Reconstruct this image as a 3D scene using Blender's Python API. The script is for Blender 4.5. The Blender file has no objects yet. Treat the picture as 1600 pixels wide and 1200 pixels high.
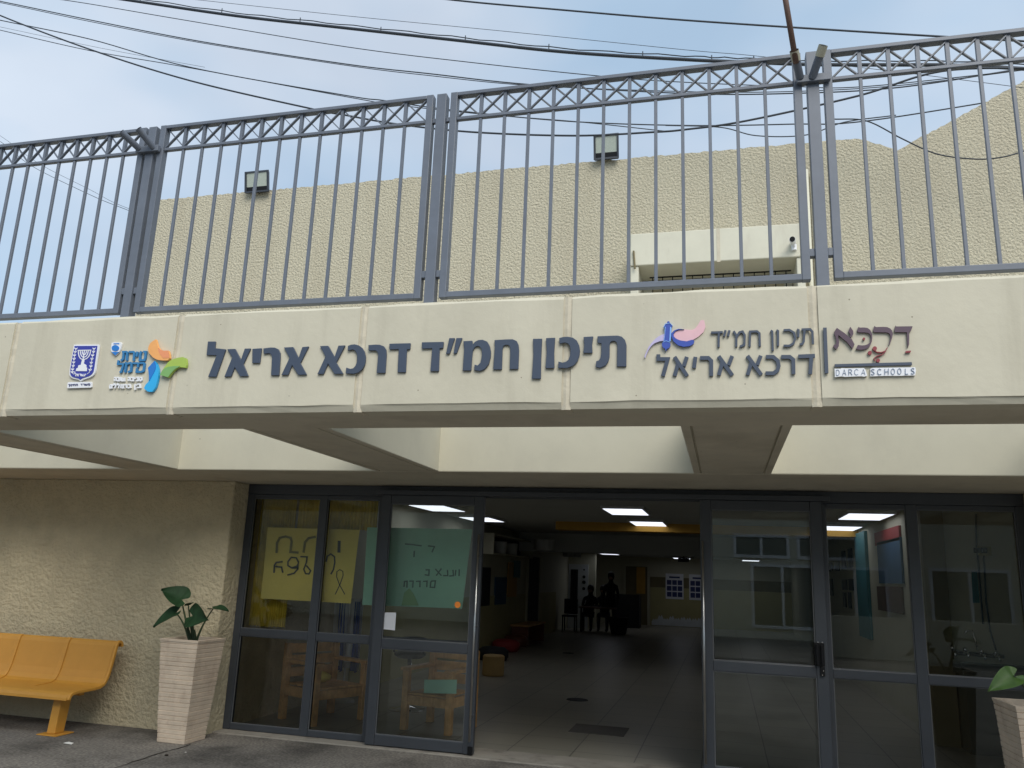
import bpy, math, random
import numpy as np
from mathutils import Vector, Matrix
random.seed(7)
rad = math.radians
scn = bpy.context.scene
COL = scn.collection

# ------------------------------------------------------------------ camera
CAMZ = 1.65
FPX, YAW, PITCH, ROLL = 1266.355, -0.25788, 0.22908, 0.03978   # fitted from the photograph (1600 px wide)
_F = Vector((math.sin(YAW)*math.cos(PITCH), math.cos(YAW)*math.cos(PITCH), math.sin(PITCH)))
_X0 = Vector((math.cos(YAW), -math.sin(YAW), 0)); _U0 = _X0.cross(_F)
_X = math.cos(ROLL)*_X0 + math.sin(ROLL)*_U0
_U = -math.sin(ROLL)*_X0 + math.cos(ROLL)*_U0
cam = bpy.data.cameras.new('camera'); camo = bpy.data.objects.new('camera', cam); COL.objects.link(camo)
camo.matrix_world = Matrix(((_X.x, _U.x, -_F.x, 0), (_X.y, _U.y, -_F.y, 0), (_X.z, _U.z, -_F.z, CAMZ), (0, 0, 0, 1)))
cam.sensor_fit = 'HORIZONTAL'; cam.sensor_width = 36; cam.lens = FPX/1600*36
cam.clip_start = 0.05; cam.clip_end = 800
scn.camera = camo

# ------------------------------------------------------------------ world, sun, exposure
SUN_EL, SUN_AZ = 44, 150      # degrees; azimuth clockwise from +Y (north)
world = bpy.data.worlds.new('World'); scn.world = world; world.use_nodes = True
nt = world.node_tree; nt.nodes.clear()
wo = nt.nodes.new('ShaderNodeOutputWorld'); bg = nt.nodes.new('ShaderNodeBackground')
sky = nt.nodes.new('ShaderNodeTexSky'); sky.sky_type = 'NISHITA'; sky.sun_disc = False
sky.sun_elevation = rad(SUN_EL); sky.sun_rotation = rad(SUN_AZ); sky.air_density = 1.0; sky.dust_density = 1.5
tc = nt.nodes.new('ShaderNodeTexCoord')
mp = nt.nodes.new('ShaderNodeMapping'); mp.inputs['Scale'].default_value = (1.0, 1.0, 2.2); mp.inputs['Location'].default_value = (1.3, 0.4, 0.2)
nz = nt.nodes.new('ShaderNodeTexNoise'); nz.inputs['Scale'].default_value = 1.5; nz.inputs['Detail'].default_value = 4; nz.inputs['Roughness'].default_value = 0.5
nz.inputs['Distortion'].default_value = 0.4
rp = nt.nodes.new('ShaderNodeValToRGB')
rp.color_ramp.elements[0].position = 0.36; rp.color_ramp.elements[0].color = (0.75, 0.75, 0.75, 1)
rp.color_ramp.elements[1].position = 0.66; rp.color_ramp.elements[1].color = (1, 1, 1, 1)
nz2 = nt.nodes.new('ShaderNodeTexNoise'); nz2.inputs['Scale'].default_value = 2.3; nz2.inputs['Detail'].default_value = 3.5
rp2 = nt.nodes.new('ShaderNodeValToRGB')
rp2.color_ramp.elements[0].position = 0.40; rp2.color_ramp.elements[0].color = (4.7, 6.35, 8.2, 1)
rp2.color_ramp.elements[1].position = 0.66; rp2.color_ramp.elements[1].color = (6.7, 7.6, 8.8, 1)
mx = nt.nodes.new('ShaderNodeMixRGB')
L = nt.links.new
L(tc.outputs['Generated'], mp.inputs['Vector']); L(mp.outputs['Vector'], nz.inputs['Vector']); L(mp.outputs['Vector'], nz2.inputs['Vector'])
L(nz.outputs['Fac'], rp.inputs['Fac']); L(nz2.outputs['Fac'], rp2.inputs['Fac'])
L(rp.outputs['Color'], mx.inputs['Fac']); L(sky.outputs['Color'], mx.inputs['Color1']); L(rp2.outputs['Color'], mx.inputs['Color2'])
L(mx.outputs['Color'], bg.inputs['Color']); bg.inputs['Strength'].default_value = 0.079
L(bg.outputs['Background'], wo.inputs['Surface'])

sl = bpy.data.lights.new('sun', 'SUN'); sl.energy = 2.15; sl.angle = rad(40); sl.color = (1.0, 0.955, 0.875)
so = bpy.data.objects.new('sun', sl); COL.objects.link(so)
_sd = Vector((math.sin(rad(SUN_AZ))*math.cos(rad(SUN_EL)), math.cos(rad(SUN_AZ))*math.cos(rad(SUN_EL)), math.sin(rad(SUN_EL))))
so.rotation_euler = _sd.to_track_quat('Z', 'Y').to_euler(); so.location = (0, -10, 20)
scn.view_settings.view_transform = 'Standard'; scn.view_settings.look = 'None'
scn.view_settings.exposure = 0.45; scn.view_settings.gamma = 1.0; scn.view_settings.use_curve_mapping = False
scn.render.film_transparent = False
scn.cycles.max_bounces = 8; scn.cycles.transparent_max_bounces = 24; scn.cycles.glossy_bounces = 3
scn.cycles.sample_clamp_indirect = 6
scn.cycles.use_denoising = True

# ------------------------------------------------------------------ helpers
def ray(px, py): return _F + _X*((px-800)/FPX) - _U*((py-600)/FPX)
def at(px, py, y):                     # point of the plane y seen at a photo pixel
    v = ray(px, py); v = v*(y/v.y); return Vector((v.x, y, v.z+CAMZ))
def atz(px, py, z):
    v = ray(px, py); v = v*((z-CAMZ)/v.z); return Vector((v.x, v.y, z))
def atx(px, py, x):
    v = ray(px, py); v = v*(x/v.x); return Vector((x, v.y, v.z+CAMZ))

class MB:
    def __init__(s): s.v = []; s.f = []; s.mi = []; s.cur = 0
    def add(s, vs, fs):
        n = len(s.v); s.v += [tuple(v) for v in vs]; s.f += [tuple(i+n for i in f) for f in fs]; s.mi += [s.cur]*len(fs); return s
    def box(s, x0, x1, y0, y1, z0, z1):
        return s.add([(x0,y0,z0),(x1,y0,z0),(x1,y1,z0),(x0,y1,z0),(x0,y0,z1),(x1,y0,z1),(x1,y1,z1),(x0,y1,z1)],
                     [(0,3,2,1),(4,5,6,7),(0,1,5,4),(1,2,6,5),(2,3,7,6),(3,0,4,7)])
    def hexa(s, b, t):                 # bottom quad (ccw from above), top quad
        return s.add(list(b)+list(t), [(0,3,2,1),(4,5,6,7),(0,1,5,4),(1,2,6,5),(2,3,7,6),(3,0,4,7)])
    def bar(s, a, b, w, d, up=(0,0,1)):    # rectangular bar from a to b
        a = Vector(a); b = Vector(b); t = (b-a).normalized(); u = Vector(up)
        if abs(t.dot(u)) > .98: u = Vector((0,1,0))
        sx = t.cross(u).normalized(); sy = sx.cross(t)
        vs = []
        for p in (a, b):
            for i, j in ((-1,-1),(1,-1),(1,1),(-1,1)): vs.append(p + sx*(i*w/2) + sy*(j*d/2))
        return s.add(vs, [(3,2,1,0),(4,5,6,7),(0,1,5,4),(1,2,6,5),(2,3,7,6),(3,0,4,7)])
    def tube(s, pts, r, n=8, cap=True):
        pts = [Vector(p) for p in pts]; rs = r if isinstance(r, (list, tuple)) else [r]*len(pts)
        rings = []; base = len(s.v); prev = None
        for i, p in enumerate(pts):
            t = (pts[min(i+1, len(pts)-1)] - pts[max(i-1, 0)]).normalized()
            if prev is None:
                u = Vector((0,0,1)) if abs(t.z) < .9 else Vector((0,1,0))
                sx = t.cross(u).normalized()
            else: sx = (prev - t*prev.dot(t)).normalized()
            prev = sx; sy = t.cross(sx)
            rings.append([p + (sx*math.cos(k*2*math.pi/n) + sy*math.sin(k*2*math.pi/n))*rs[i] for k in range(n)])
        vs = [v for rg in rings for v in rg]; fs = []
        for i in range(len(pts)-1):
            for k in range(n): fs.append((i*n+k, i*n+(k+1)%n, (i+1)*n+(k+1)%n, (i+1)*n+k))
        if cap: fs += [tuple(reversed(range(n))), tuple(range((len(pts)-1)*n, len(pts)*n))]
        return s.add(vs, fs)
    def lathe(s, c, prof, n=20):       # prof: (radius, z) pairs
        vs = []; fs = []
        for r, z in prof:
            for k in range(n): vs.append((c[0]+r*math.cos(2*math.pi*k/n), c[1]+r*math.sin(2*math.pi*k/n), c[2]+z))
        for i in range(len(prof)-1):
            for k in range(n): fs.append((i*n+k, i*n+(k+1)%n, (i+1)*n+(k+1)%n, (i+1)*n+k))
        fs += [tuple(reversed(range(n))), tuple(range((len(prof)-1)*n, len(prof)*n))]
        return s.add(vs, fs)
    def prism(s, poly, y0, y1):        # polygon in xz, extruded in y (front face at y0)
        n = len(poly)
        ar = sum(poly[i][0]*poly[(i+1)%n][1]-poly[(i+1)%n][0]*poly[i][1] for i in range(n))
        if ar < 0: poly = poly[::-1]
        vs = [(p[0], y0, p[1]) for p in poly] + [(p[0], y1, p[1]) for p in poly]
        fs = [tuple(range(n)), tuple(reversed(range(n, 2*n)))]
        for i in range(n): fs.append((i, i+n, (i+1)%n+n, (i+1)%n))
        return s.add(vs, fs)
    def prismx(s, poly, x0, x1):       # polygon in yz, extruded in x
        n = len(poly)
        ar = sum(poly[i][0]*poly[(i+1)%n][1]-poly[(i+1)%n][0]*poly[i][1] for i in range(n))
        if ar < 0: poly = poly[::-1]
        vs = [(x1, p[0], p[1]) for p in poly] + [(x0, p[0], p[1]) for p in poly]
        fs = [tuple(range(n)), tuple(reversed(range(n, 2*n)))]
        for i in range(n): fs.append((i, i+n, (i+1)%n+n, (i+1)%n))
        return s.add(vs, fs)
    def build(s, name, mat, parent=None, bevel=0, smooth=False, seg=2, **kw):
        xs = np.array(s.v, dtype=float)
        if parent is None:
            o0 = np.array([(xs[:,0].min()+xs[:,0].max())/2, (xs[:,1].min()+xs[:,1].max())/2, xs[:,2].min()])
        else:
            o0 = np.zeros(3); p = parent
            while p is not None: o0 += np.array(p.location); p = p.parent
        me = bpy.data.meshes.new(name); me.from_pydata([tuple(v) for v in xs-o0], [], s.f); me.update()
        mats = mat if isinstance(mat, (list, tuple)) else [mat]
        for m in mats: me.materials.append(m)
        if len(mats) > 1: me.polygons.foreach_set('material_index', s.mi)
        o = bpy.data.objects.new(name, me); COL.objects.link(o)
        if parent is None: o.location = o0
        else: o.parent = parent
        if smooth: me.polygons.foreach_set('use_smooth', [True]*len(me.polygons))
        if bevel:
            b = o.modifiers.new('bevel', 'BEVEL'); b.width = bevel; b.segments = seg; b.limit_method = 'ANGLE'; b.angle_limit = rad(35)
        tag(o, **kw)
        return o

def tag(o, label=None, cat=None, group=None, kind=None):
    if label: o['label'] = label
    if cat: o['category'] = cat
    if group: o['group'] = group
    if kind: o['kind'] = kind
    return o
def thing(name, loc, label, cat, group=None):
    o = bpy.data.objects.new(name, None); o.location = loc; o.empty_display_size = .1; COL.objects.link(o)
    return tag(o, label, cat, group)
def copy_tree(o, parent=None):
    c = o.copy(); COL.objects.link(c); c.parent = parent
    for ch in list(o.children): copy_tree(ch, c)
    return c
def relabel(o, label): o['label'] = label; return o

# ------------------------------------------------------------------ materials
def mat(name, col, rough=.6, var=.08, vscale=3.0, bump=0, bscale=30, bdist=.01, metal=0, col2=None, detail=6, spec=.5, emit=0, stain=None, voro=False):
    m = bpy.data.materials.new(name); m.use_nodes = True; t = m.node_tree; b = t.nodes['Principled BSDF']
    b.inputs['Roughness'].default_value = rough; b.inputs['Metallic'].default_value = metal; b.inputs['Specular IOR Level'].default_value = spec
    g = t.nodes.new('ShaderNodeNewGeometry')
    n = t.nodes.new('ShaderNodeTexNoise'); n.inputs['Scale'].default_value = vscale; n.inputs['Detail'].default_value = detail; n.inputs['Roughness'].default_value = .62
    t.links.new(g.outputs['Position'], n.inputs['Vector'])
    r = t.nodes.new('ShaderNodeValToRGB'); r.color_ramp.elements[0].position = .3; r.color_ramp.elements[1].position = .7
    c2 = col2 or col
    r.color_ramp.elements[0].color = tuple(max(0, c*(1-var)) for c in col)+(1,)
    r.color_ramp.elements[1].color = tuple(min(1, c*(1+var)) for c in c2)+(1,)
    t.links.new(n.outputs['Fac'], r.inputs['Fac']); out = r.outputs['Color']
    if stain:                              # dirt patches: (colour, scale, low, high, stretch z)
        mpn = t.nodes.new('ShaderNodeMapping'); mpn.inputs['Scale'].default_value = (1, 1, stain[4]); t.links.new(g.outputs['Position'], mpn.inputs['Vector'])
        n2 = t.nodes.new('ShaderNodeTexNoise'); n2.inputs['Scale'].default_value = stain[1]; n2.inputs['Detail'].default_value = 8; n2.inputs['Roughness'].default_value = .65
        t.links.new(mpn.outputs['Vector'], n2.inputs['Vector'])
        r2 = t.nodes.new('ShaderNodeMapRange'); r2.inputs['From Min'].default_value = stain[2]; r2.inputs['From Max'].default_value = stain[3]; r2.inputs['To Max'].default_value = stain[5] if len(stain) > 5 else .8
        t.links.new(n2.outputs['Fac'], r2.inputs['Value'])
        x = t.nodes.new('ShaderNodeMixRGB'); x.inputs['Color2'].default_value = tuple(stain[0])+(1,)
        t.links.new(r2.outputs['Result'], x.inputs['Fac']); t.links.new(out, x.inputs['Color1']); out = x.outputs['Color']
    t.links.new(out, b.inputs['Base Color'])
    if bump:
        if voro:
            n3 = t.nodes.new('ShaderNodeTexVoronoi'); n3.feature = 'SMOOTH_F1'; n3.inputs['Scale'].default_value = bscale
            nd = t.nodes.new('ShaderNodeTexNoise'); nd.inputs['Scale'].default_value = bscale*.8; nd.inputs['Detail'].default_value = 3
            t.links.new(g.outputs['Position'], nd.inputs['Vector'])
            mm = t.nodes.new('ShaderNodeMixRGB'); mm.inputs['Fac'].default_value = .06
            t.links.new(g.outputs['Position'], mm.inputs['Color1']); t.links.new(nd.outputs['Color'], mm.inputs['Color2'])
            t.links.new(mm.outputs['Color'], n3.inputs['Vector']); h = n3.outputs['Distance']
        else:
            n3 = t.nodes.new('ShaderNodeTexNoise'); n3.inputs['Scale'].default_value = bscale; n3.inputs['Detail'].default_value = 5; n3.inputs['Roughness'].default_value = .55
            t.links.new(g.outputs['Position'], n3.inputs['Vector']); h = n3.outputs['Fac']
        bp = t.nodes.new('ShaderNodeBump'); bp.inputs['Strength'].default_value = bump; bp.inputs['Distance'].default_value = bdist
        t.links.new(h, bp.inputs['Height']); t.links.new(bp.outputs['Normal'], b.inputs['Normal'])
    if emit:
        b.inputs['Emission Color'].default_value = tuple(col)+(1,); b.inputs['Emission Strength'].default_value = emit
    return m

M = {}
M['parapet'] = mat('painted_concrete', (.56,.525,.415), .75, .04, 2.5, .35, 26, .004, stain=((.36,.33,.25), 5.5, .50, .82, .10, .55))
M['joint'] = mat('joint_mortar', (.56,.51,.40), .85, .09, 9, .6, 40, .005)
M['beam'] = mat('concrete_beam', (.55,.505,.40), .8, .06, 2.0, .3, 18, .004, stain=((.36,.32,.24), 1.7, .5, .75, 1, .6))
M['coffer'] = mat('coffer_paint', (.53,.505,.40), .8, .05, 1.6, .2, 22, .003, stain=((.40,.38,.30), 2.1, .55, .8, .5, .45))
M['stucco'] = mat('rough_stucco', (.57,.49,.325), .92, .10, 5, 1.0, 24, .034, stain=((.34,.30,.22), 1.1, .55, .8, .6, .4))
M['stucco_up'] = mat('rough_stucco_upper', (.54,.495,.37), .92, .22, 42, .9, 34, .05, stain=((.46,.40,.30), .5, .5, .75, .6, .5))
M['plaster'] = mat('smooth_plaster', (.62,.60,.49), .8, .05, 3, .15, 30, .003, stain=((.42,.38,.30), 2.5, .58, .8, .3, .5))
M['roof'] = mat('roof_membrane', (.35,.34,.31), .9, .1, 1)
def weather(m, pit_scale, pit_r, pit_col, st_col, st_scale, lo, hi, amt, stretch=1):
    t = m.node_tree; b = t.nodes['Principled BSDF']; src = b.inputs['Base Color'].links[0].from_socket
    g = t.nodes.new('ShaderNodeNewGeometry')
    mpn = t.nodes.new('ShaderNodeMapping'); mpn.inputs['Scale'].default_value = (1, 1, stretch); mpn.inputs['Location'].default_value = (3.1, 1.7, .6); t.links.new(g.outputs['Position'], mpn.inputs['Vector'])
    n = t.nodes.new('ShaderNodeTexNoise'); n.inputs['Scale'].default_value = st_scale; n.inputs['Detail'].default_value = 9; n.inputs['Roughness'].default_value = .7; t.links.new(mpn.outputs['Vector'], n.inputs['Vector'])
    mr = t.nodes.new('ShaderNodeMapRange'); mr.inputs['From Min'].default_value = lo; mr.inputs['From Max'].default_value = hi; mr.inputs['To Max'].default_value = amt; t.links.new(n.outputs['Fac'], mr.inputs['Value'])
    x = t.nodes.new('ShaderNodeMixRGB'); x.inputs['Color2'].default_value = tuple(st_col)+(1,); t.links.new(mr.outputs['Result'], x.inputs['Fac']); t.links.new(src, x.inputs['Color1']); out = x.outputs['Color']
    if pit_scale:
        v = t.nodes.new('ShaderNodeTexVoronoi'); v.inputs['Scale'].default_value = pit_scale; t.links.new(g.outputs['Position'], v.inputs['Vector'])
        m2 = t.nodes.new('ShaderNodeMapRange'); m2.inputs['From Min'].default_value = pit_r*.6; m2.inputs['From Max'].default_value = pit_r; m2.inputs['To Min'].default_value = .85; m2.inputs['To Max'].default_value = 0; t.links.new(v.outputs['Distance'], m2.inputs['Value'])
        y = t.nodes.new('ShaderNodeMixRGB'); y.inputs['Color2'].default_value = tuple(pit_col)+(1,); t.links.new(m2.outputs['Result'], y.inputs['Fac']); t.links.new(out, y.inputs['Color1']); out = y.outputs['Color']
    t.links.new(out, b.inputs['Base Color'])
weather(M['parapet'], 7.5, .035, (.20,.17,.12), (.43,.40,.31), 1.3, .5, .75, .5)
weather(M['stucco_up'], 0, 0, (0,0,0), (.40,.35,.25), 2.2, .48, .8, .5, .15)
weather(M['stucco'], 0, 0, (0,0,0), (.36,.31,.22), .9, .48, .75, .45, 1)
weather(M['beam'], 5.0, .03, (.16,.13,.10), (.42,.40,.34), 3.5, .5, .75, .5)
weather(M['coffer'], 4.0, .03, (.20,.17,.12), (.42,.40,.33), 1.0, .5, .75, .5)
M['rail'] = mat('grey_rail_paint', (.130,.148,.182), .42, .10, 7, .1, 60, .001, stain=((.20,.19,.18), 9, .62, .8, 1, .5))
M['rust'] = mat('rusty_steel', (.13,.075,.055), .7, .25, 25, .3, 60, .002)
M['tape'] = mat('pale_collar', (.45,.43,.33), .7, .15, 20)
M['alu'] = mat('anthracite_aluminium', (.050,.056,.066), .38, .06, 5)
M['gasket'] = mat('grey_gasket', (.12,.125,.13), .5)
M['steel'] = mat('brushed_steel', (.5,.5,.49), .3, .05, 30, metal=1)
M['black'] = mat('black_plastic', (.008,.008,.009), .45, spec=.25)
M['letter'] = mat('letter_blue_grey', (.050,.068,.105), .5, .04, 8)
M['maroon'] = mat('letter_maroon', (.085,.050,.075), .45)
M['dkred'] = mat('dark_red', (.24,.035,.045), .5)
M['white'] = mat('white_panel', (.78,.79,.82), .4, .02)
M['blue'] = mat('emblem_blue', (.035,.045,.32), .4, .03)
M['navy'] = mat('navy_print', (.03,.04,.14), .5)
M['greyprint'] = mat('grey_print', (.22,.27,.36), .5)
M['orange'] = mat('logo_orange', (.84,.40,.13), .4, .05, 14); M['orange2'] = mat('logo_deep_orange', (.78,.30,.14), .4, .05, 14)
M['green'] = mat('logo_lime', (.38,.52,.09), .4); M['green2'] = mat('logo_green', (.20,.40,.13), .4)
M['cyan'] = mat('logo_cyan', (.03,.40,.76), .4); M['cyan2'] = mat('logo_azure', (.02,.18,.55), .4)
M['teal_letter'] = mat('logo_teal_blue', (.035,.19,.40), .4)
M['pink'] = mat('logo_pink', (.74,.46,.50), .45, .05, 9); M['lilac'] = mat('logo_lilac', (.50,.45,.66), .45, .08, 12)
M['royal'] = mat('logo_royal', (.04,.08,.38), .4); M['sky_blue'] = mat('logo_light_blue', (.22,.42,.80), .4)
M['bench'] = mat('bench_orange', (.60,.29,.042), .5, .06, 6)
weather(M['bench'], 18, .04, (.20,.09,.02), (.40,.18,.03), 6, .52, .75, .5)
M['stone'] = mat('planter_stone', (.65,.53,.405), .8, .12, 6, .5, 60, .004, stain=((.36,.23,.15), 7, .52, .78, .6, .6))
M['soil'] = mat('potting_soil', (.03,.022,.015), .95, .3, 40, 1, 60, .02)
M['leaf'] = mat('dark_leaf', (.016,.046,.017), .62, .3, 14, .4, 45, .004, spec=.2); M['leaf2'] = mat('bright_leaf', (.07,.14,.025), .42, .2, 14)
M['stem'] = mat('leaf_stem', (.035,.06,.022), .6)
M['pine'] = mat('pine_wood', (.60,.33,.12), .5, .25, 12, stain=((.25,.10,.03), 30, .5, .8, .08, .5))
M['redwood'] = mat('reddish_wood', (.16,.05,.03), .5, .2, 10)
M['yellow_paper'] = mat('yellow_paper', (.80,.65,.15), .8, .05, 4, .5, 5, .03); M['green_paper'] = mat('green_paper', (.36,.66,.48), .8, .06, 4, .5, 5, .03)
M['marker'] = mat('marker_ink', (.05,.05,.045), .7); M['marker2'] = mat('marker_green_ink', (.06,.14,.10), .7); M['greymark'] = mat('marker_grey', (.22,.19,.06), .7)
M['curtain'] = mat('yellow_fringe', (.72,.56,.07), .75, .2, 9)
M['wall_in'] = mat('hall_wall_paint', (.50,.48,.36), .7, .05, 1.5); M['wains'] = mat('hall_wainscot', (.40,.36,.17), .6, .06, 2)
M['stripe'] = mat('hall_dark_stripe', (.16,.13,.06), .6); M['ceil'] = mat('hall_ceiling', (.50,.50,.47), .8, .03, 2)
M['mustard'] = mat('mustard_paint', (.50,.27,.03), .6)
M['lamp'] = mat('lit_panel', (.86,.90,1.0), .5, 0, emit=1.0)
M['lampbody'] = mat('lamp_body', (.6,.6,.6), .5)
M['door_white'] = mat('white_door_paint', (.62,.65,.66), .5); M['dark'] = mat('dark_fabric', (.012,.012,.014), .8, .2, 10)
M['skin'] = mat('skin', (.36,.21,.15), .55); M['hair'] = mat('dark_hair', (.012,.009,.008), .6); M['denim'] = mat('grey_trousers', (.05,.055,.07), .8)
M['teal'] = mat('teal_board', (.03,.16,.18), .6); M['blueboard'] = mat('blue_board', (.03,.09,.17), .7); M['red'] = mat('red_cushion', (.30,.03,.03), .7)
M['brown'] = mat('brown_board', (.10,.05,.03), .6); M['bluewhite'] = mat('flag_blue', (.02,.07,.36), .8)
M['ceramic'] = mat('sink_tile', (.07,.085,.07), .25); M['sinksteel'] = mat('chrome', (.8,.8,.8), .08, 0, metal=1)
M['cable'] = mat('black_cable', (.026,.034,.046), .6); M['orange_dot'] = mat('orange_sticker', (.85,.25,.03), .5)
M['lens'] = mat('floodlight_lens', (.40,.44,.38), .25, .1, 60); M['flood'] = mat('floodlight_body', (.03,.035,.045), .45)
M['winpane'] = mat('dull_window', (.10,.13,.12), .3)
M['mat_grey'] = mat('grey_mat', (.11,.10,.09), .8)
M['litter'] = mat('litter_paper', (.65,.63,.58), .8)
M['beige_pouf'] = mat('tan_pouf', (.42,.27,.10), .7)

def glass_mat():
    m = bpy.data.materials.new('window_glass'); m.use_nodes = True; t = m.node_tree; t.nodes.clear()
    o = t.nodes.new('ShaderNodeOutputMaterial'); x = t.nodes.new('ShaderNodeMixShader'); tr = t.nodes.new('ShaderNodeBsdfTransparent'); gl = t.nodes.new('ShaderNodeBsdfGlossy')
    tr.inputs['Color'].default_value = (.93,.95,.94,1); gl.inputs['Roughness'].default_value = .0; gl.inputs['Color'].default_value = (.9,.95,.95,1)
    f = t.nodes.new('ShaderNodeFresnel'); f.inputs['IOR'].default_value = 1.6
    t.links.new(f.outputs['Fac'], x.inputs['Fac']); t.links.new(tr.outputs[0], x.inputs[1]); t.links.new(gl.outputs[0], x.inputs[2]); t.links.new(x.outputs[0], o.inputs['Surface'])
    return m
M['glass'] = glass_mat()
def tile_mat():
    m = mat('floor_tile', (.36,.34,.29), .36, .06, 1.2); t = m.node_tree; b = t.nodes['Principled BSDF']
    g = t.nodes.new('ShaderNodeNewGeometry'); mpn = t.nodes.new('ShaderNodeMapping'); mpn.inputs['Location'].default_value = (.23,.1,0)
    br = t.nodes.new('ShaderNodeTexBrick'); br.offset = 0; br.inputs['Scale'].default_value = 1; br.inputs['Brick Width'].default_value = .6; br.inputs['Row Height'].default_value = .6
    br.inputs['Mortar Size'].default_value = .006; br.inputs['Mortar'].default_value = (.09,.085,.075,1)
    br.inputs['Color1'].default_value = (.31,.29,.235,1); br.inputs['Color2'].default_value = (.27,.255,.21,1)
    t.links.new(g.outputs['Position'], mpn.inputs['Vector']); t.links.new(mpn.outputs['Vector'], br.inputs['Vector']); t.links.new(br.outputs['Color'], b.inputs['Base Color'])
    return m
M['tile'] = tile_mat()
def ground_mat():
    m = mat('worn_asphalt', (.185,.168,.145), .92, .22, 1.3, .6, 55, .008, stain=((.065,.058,.050), 1.4, .46, .64, 1, .85)); t = m.node_tree; b = t.nodes['Principled BSDF']
    g = t.nodes.new('ShaderNodeNewGeometry'); v = t.nodes.new('ShaderNodeTexNoise'); v.inputs['Scale'].default_value = 42; v.inputs['Detail'].default_value = 6
    t.links.new(g.outputs['Position'], v.inputs['Vector'])
    mr = t.nodes.new('ShaderNodeMapRange'); mr.inputs['From Min'].default_value = .35; mr.inputs['From Max'].default_value = .7; mr.inputs['To Min'].default_value = .65; mr.inputs['To Max'].default_value = 1.5
    t.links.new(v.outputs['Fac'], mr.inputs['Value'])
    src = b.inputs['Base Color'].links[0].from_socket
    mu = t.nodes.new('ShaderNodeMixRGB'); mu.blend_type = 'MULTIPLY'; mu.inputs['Fac'].default_value = 1
    t.links.new(src, mu.inputs['Color1']); t.links.new(mr.outputs['Result'], mu.inputs['Color2']); t.links.new(mu.outputs['Color'], b.inputs['Base Color'])
    return m
M['ground'] = ground_mat()
M['sill'] = mat('concrete_sill', (.30,.275,.235), .85, .15, 5, .3, 50, .004, stain=((.08,.07,.06), 4, .5, .7, 1, .7))
def perf_mat():                            # perforated sheet: rows of small dark holes
    m = mat('perforated_bench_sheet', (.58,.28,.04), .5, .04, 6, .25, 130, .002); t = m.node_tree; b = t.nodes['Principled BSDF']
    return m
M['perf'] = perf_mat()

# ------------------------------------------------------------------ main dimensions
YF = 3.97          # front of the parapet
YB = 7.80          # glazed entrance plane
ZS, ZT = 2.474, 3.078   # canopy soffit, parapet top
YR, YK = 4.507, 6.586   # rear of front beam, front of rear beam
XL, XR = -10.5, 8.0

# ------------------------------------------------------------------ ground
g = MB(); g.add([(-90,-90,0),(90,-90,0),(90,7.62,0),(-90,7.62,0)], [(0,1,2,3)]); g.build('ground', M['ground'], kind='structure')
g = MB(); g.box(-4.93, 2.9, 7.60, 8.02, -.1, .012); g.build('threshold', M['sill'], kind='structure', bevel=.004)
g = MB(); g.add([(-12,8.02,.004),(12,8.02,.004),(12,34,.004),(-12,34,.004)], [(0,1,2,3)]); g.build('hall_floor', M['tile'], kind='structure')
g = MB(); g.add([(-90,7.62,-.02),(90,7.62,-.02),(90,90,-.02),(-90,90,-.02)], [(0,1,2,3)]); g.build('terrain', M['ground'], kind='structure')
# ragged cracks and litter
def strip(pts, w, z):
    s = MB()
    for i in range(len(pts)-1):
        a = Vector((*pts[i], z)); b = Vector((*pts[i+1], z)); n = (b-a).normalized().cross(Vector((0,0,1)))*w/2*random.uniform(.6,1.4)
        s.add([a-n, b-n, b+n, a+n], [(0,1,2,3)])
    return s
p0, p1 = atz(300,1163,0), atz(180,1200,0)
strip([(p0.x+(p1.x-p0.x)*k/9+random.uniform(-.02,.02), p0.y+(p1.y-p0.y)*k/9+random.uniform(-.02,.02)) for k in range(13)], .014, .004).build('crack', M['soil'], kind='structure')
q = atz(107,1163,0)
lm = MB(); lm.add([(q.x-.05,q.y-.012,.008),(q.x+.05,q.y-.02,.006),(q.x+.052,q.y+.004,.016),(q.x-.045,q.y+.01,.012),(q.x,q.y,.022)], [(0,1,4),(1,2,4),(2,3,4),(3,0,4),(3,2,1,0)])
lm.build('paper_scrap', M['litter'], label='small white paper scrap lying on the asphalt before the orange bench', cat='litter')
for (px, py, lab, r) in ((260,1181,'dark pebble on the asphalt in front of the left stone planter', .018), (290,1176,'tiny pale pebble on the asphalt by the left planter foot', .009)):
    q = atz(px, py, 0); lm = MB(); lm.lathe((q.x,q.y,0), [(r*.7,.001),(r,r*.35),(r*.6,r*.7),(r*.1,r*.8)], 9)
    lm.build('pebble', M['soil'] if r > .01 else M['litter'], smooth=True, label=lab, cat='pebble')

# ------------------------------------------------------------------ the school building (ground storey, canopy, entrance)
school = thing('school_building', (0, 7.8, 0), 'low cream concrete school entrance with lettered canopy parapet and glass front', 'building')
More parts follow.
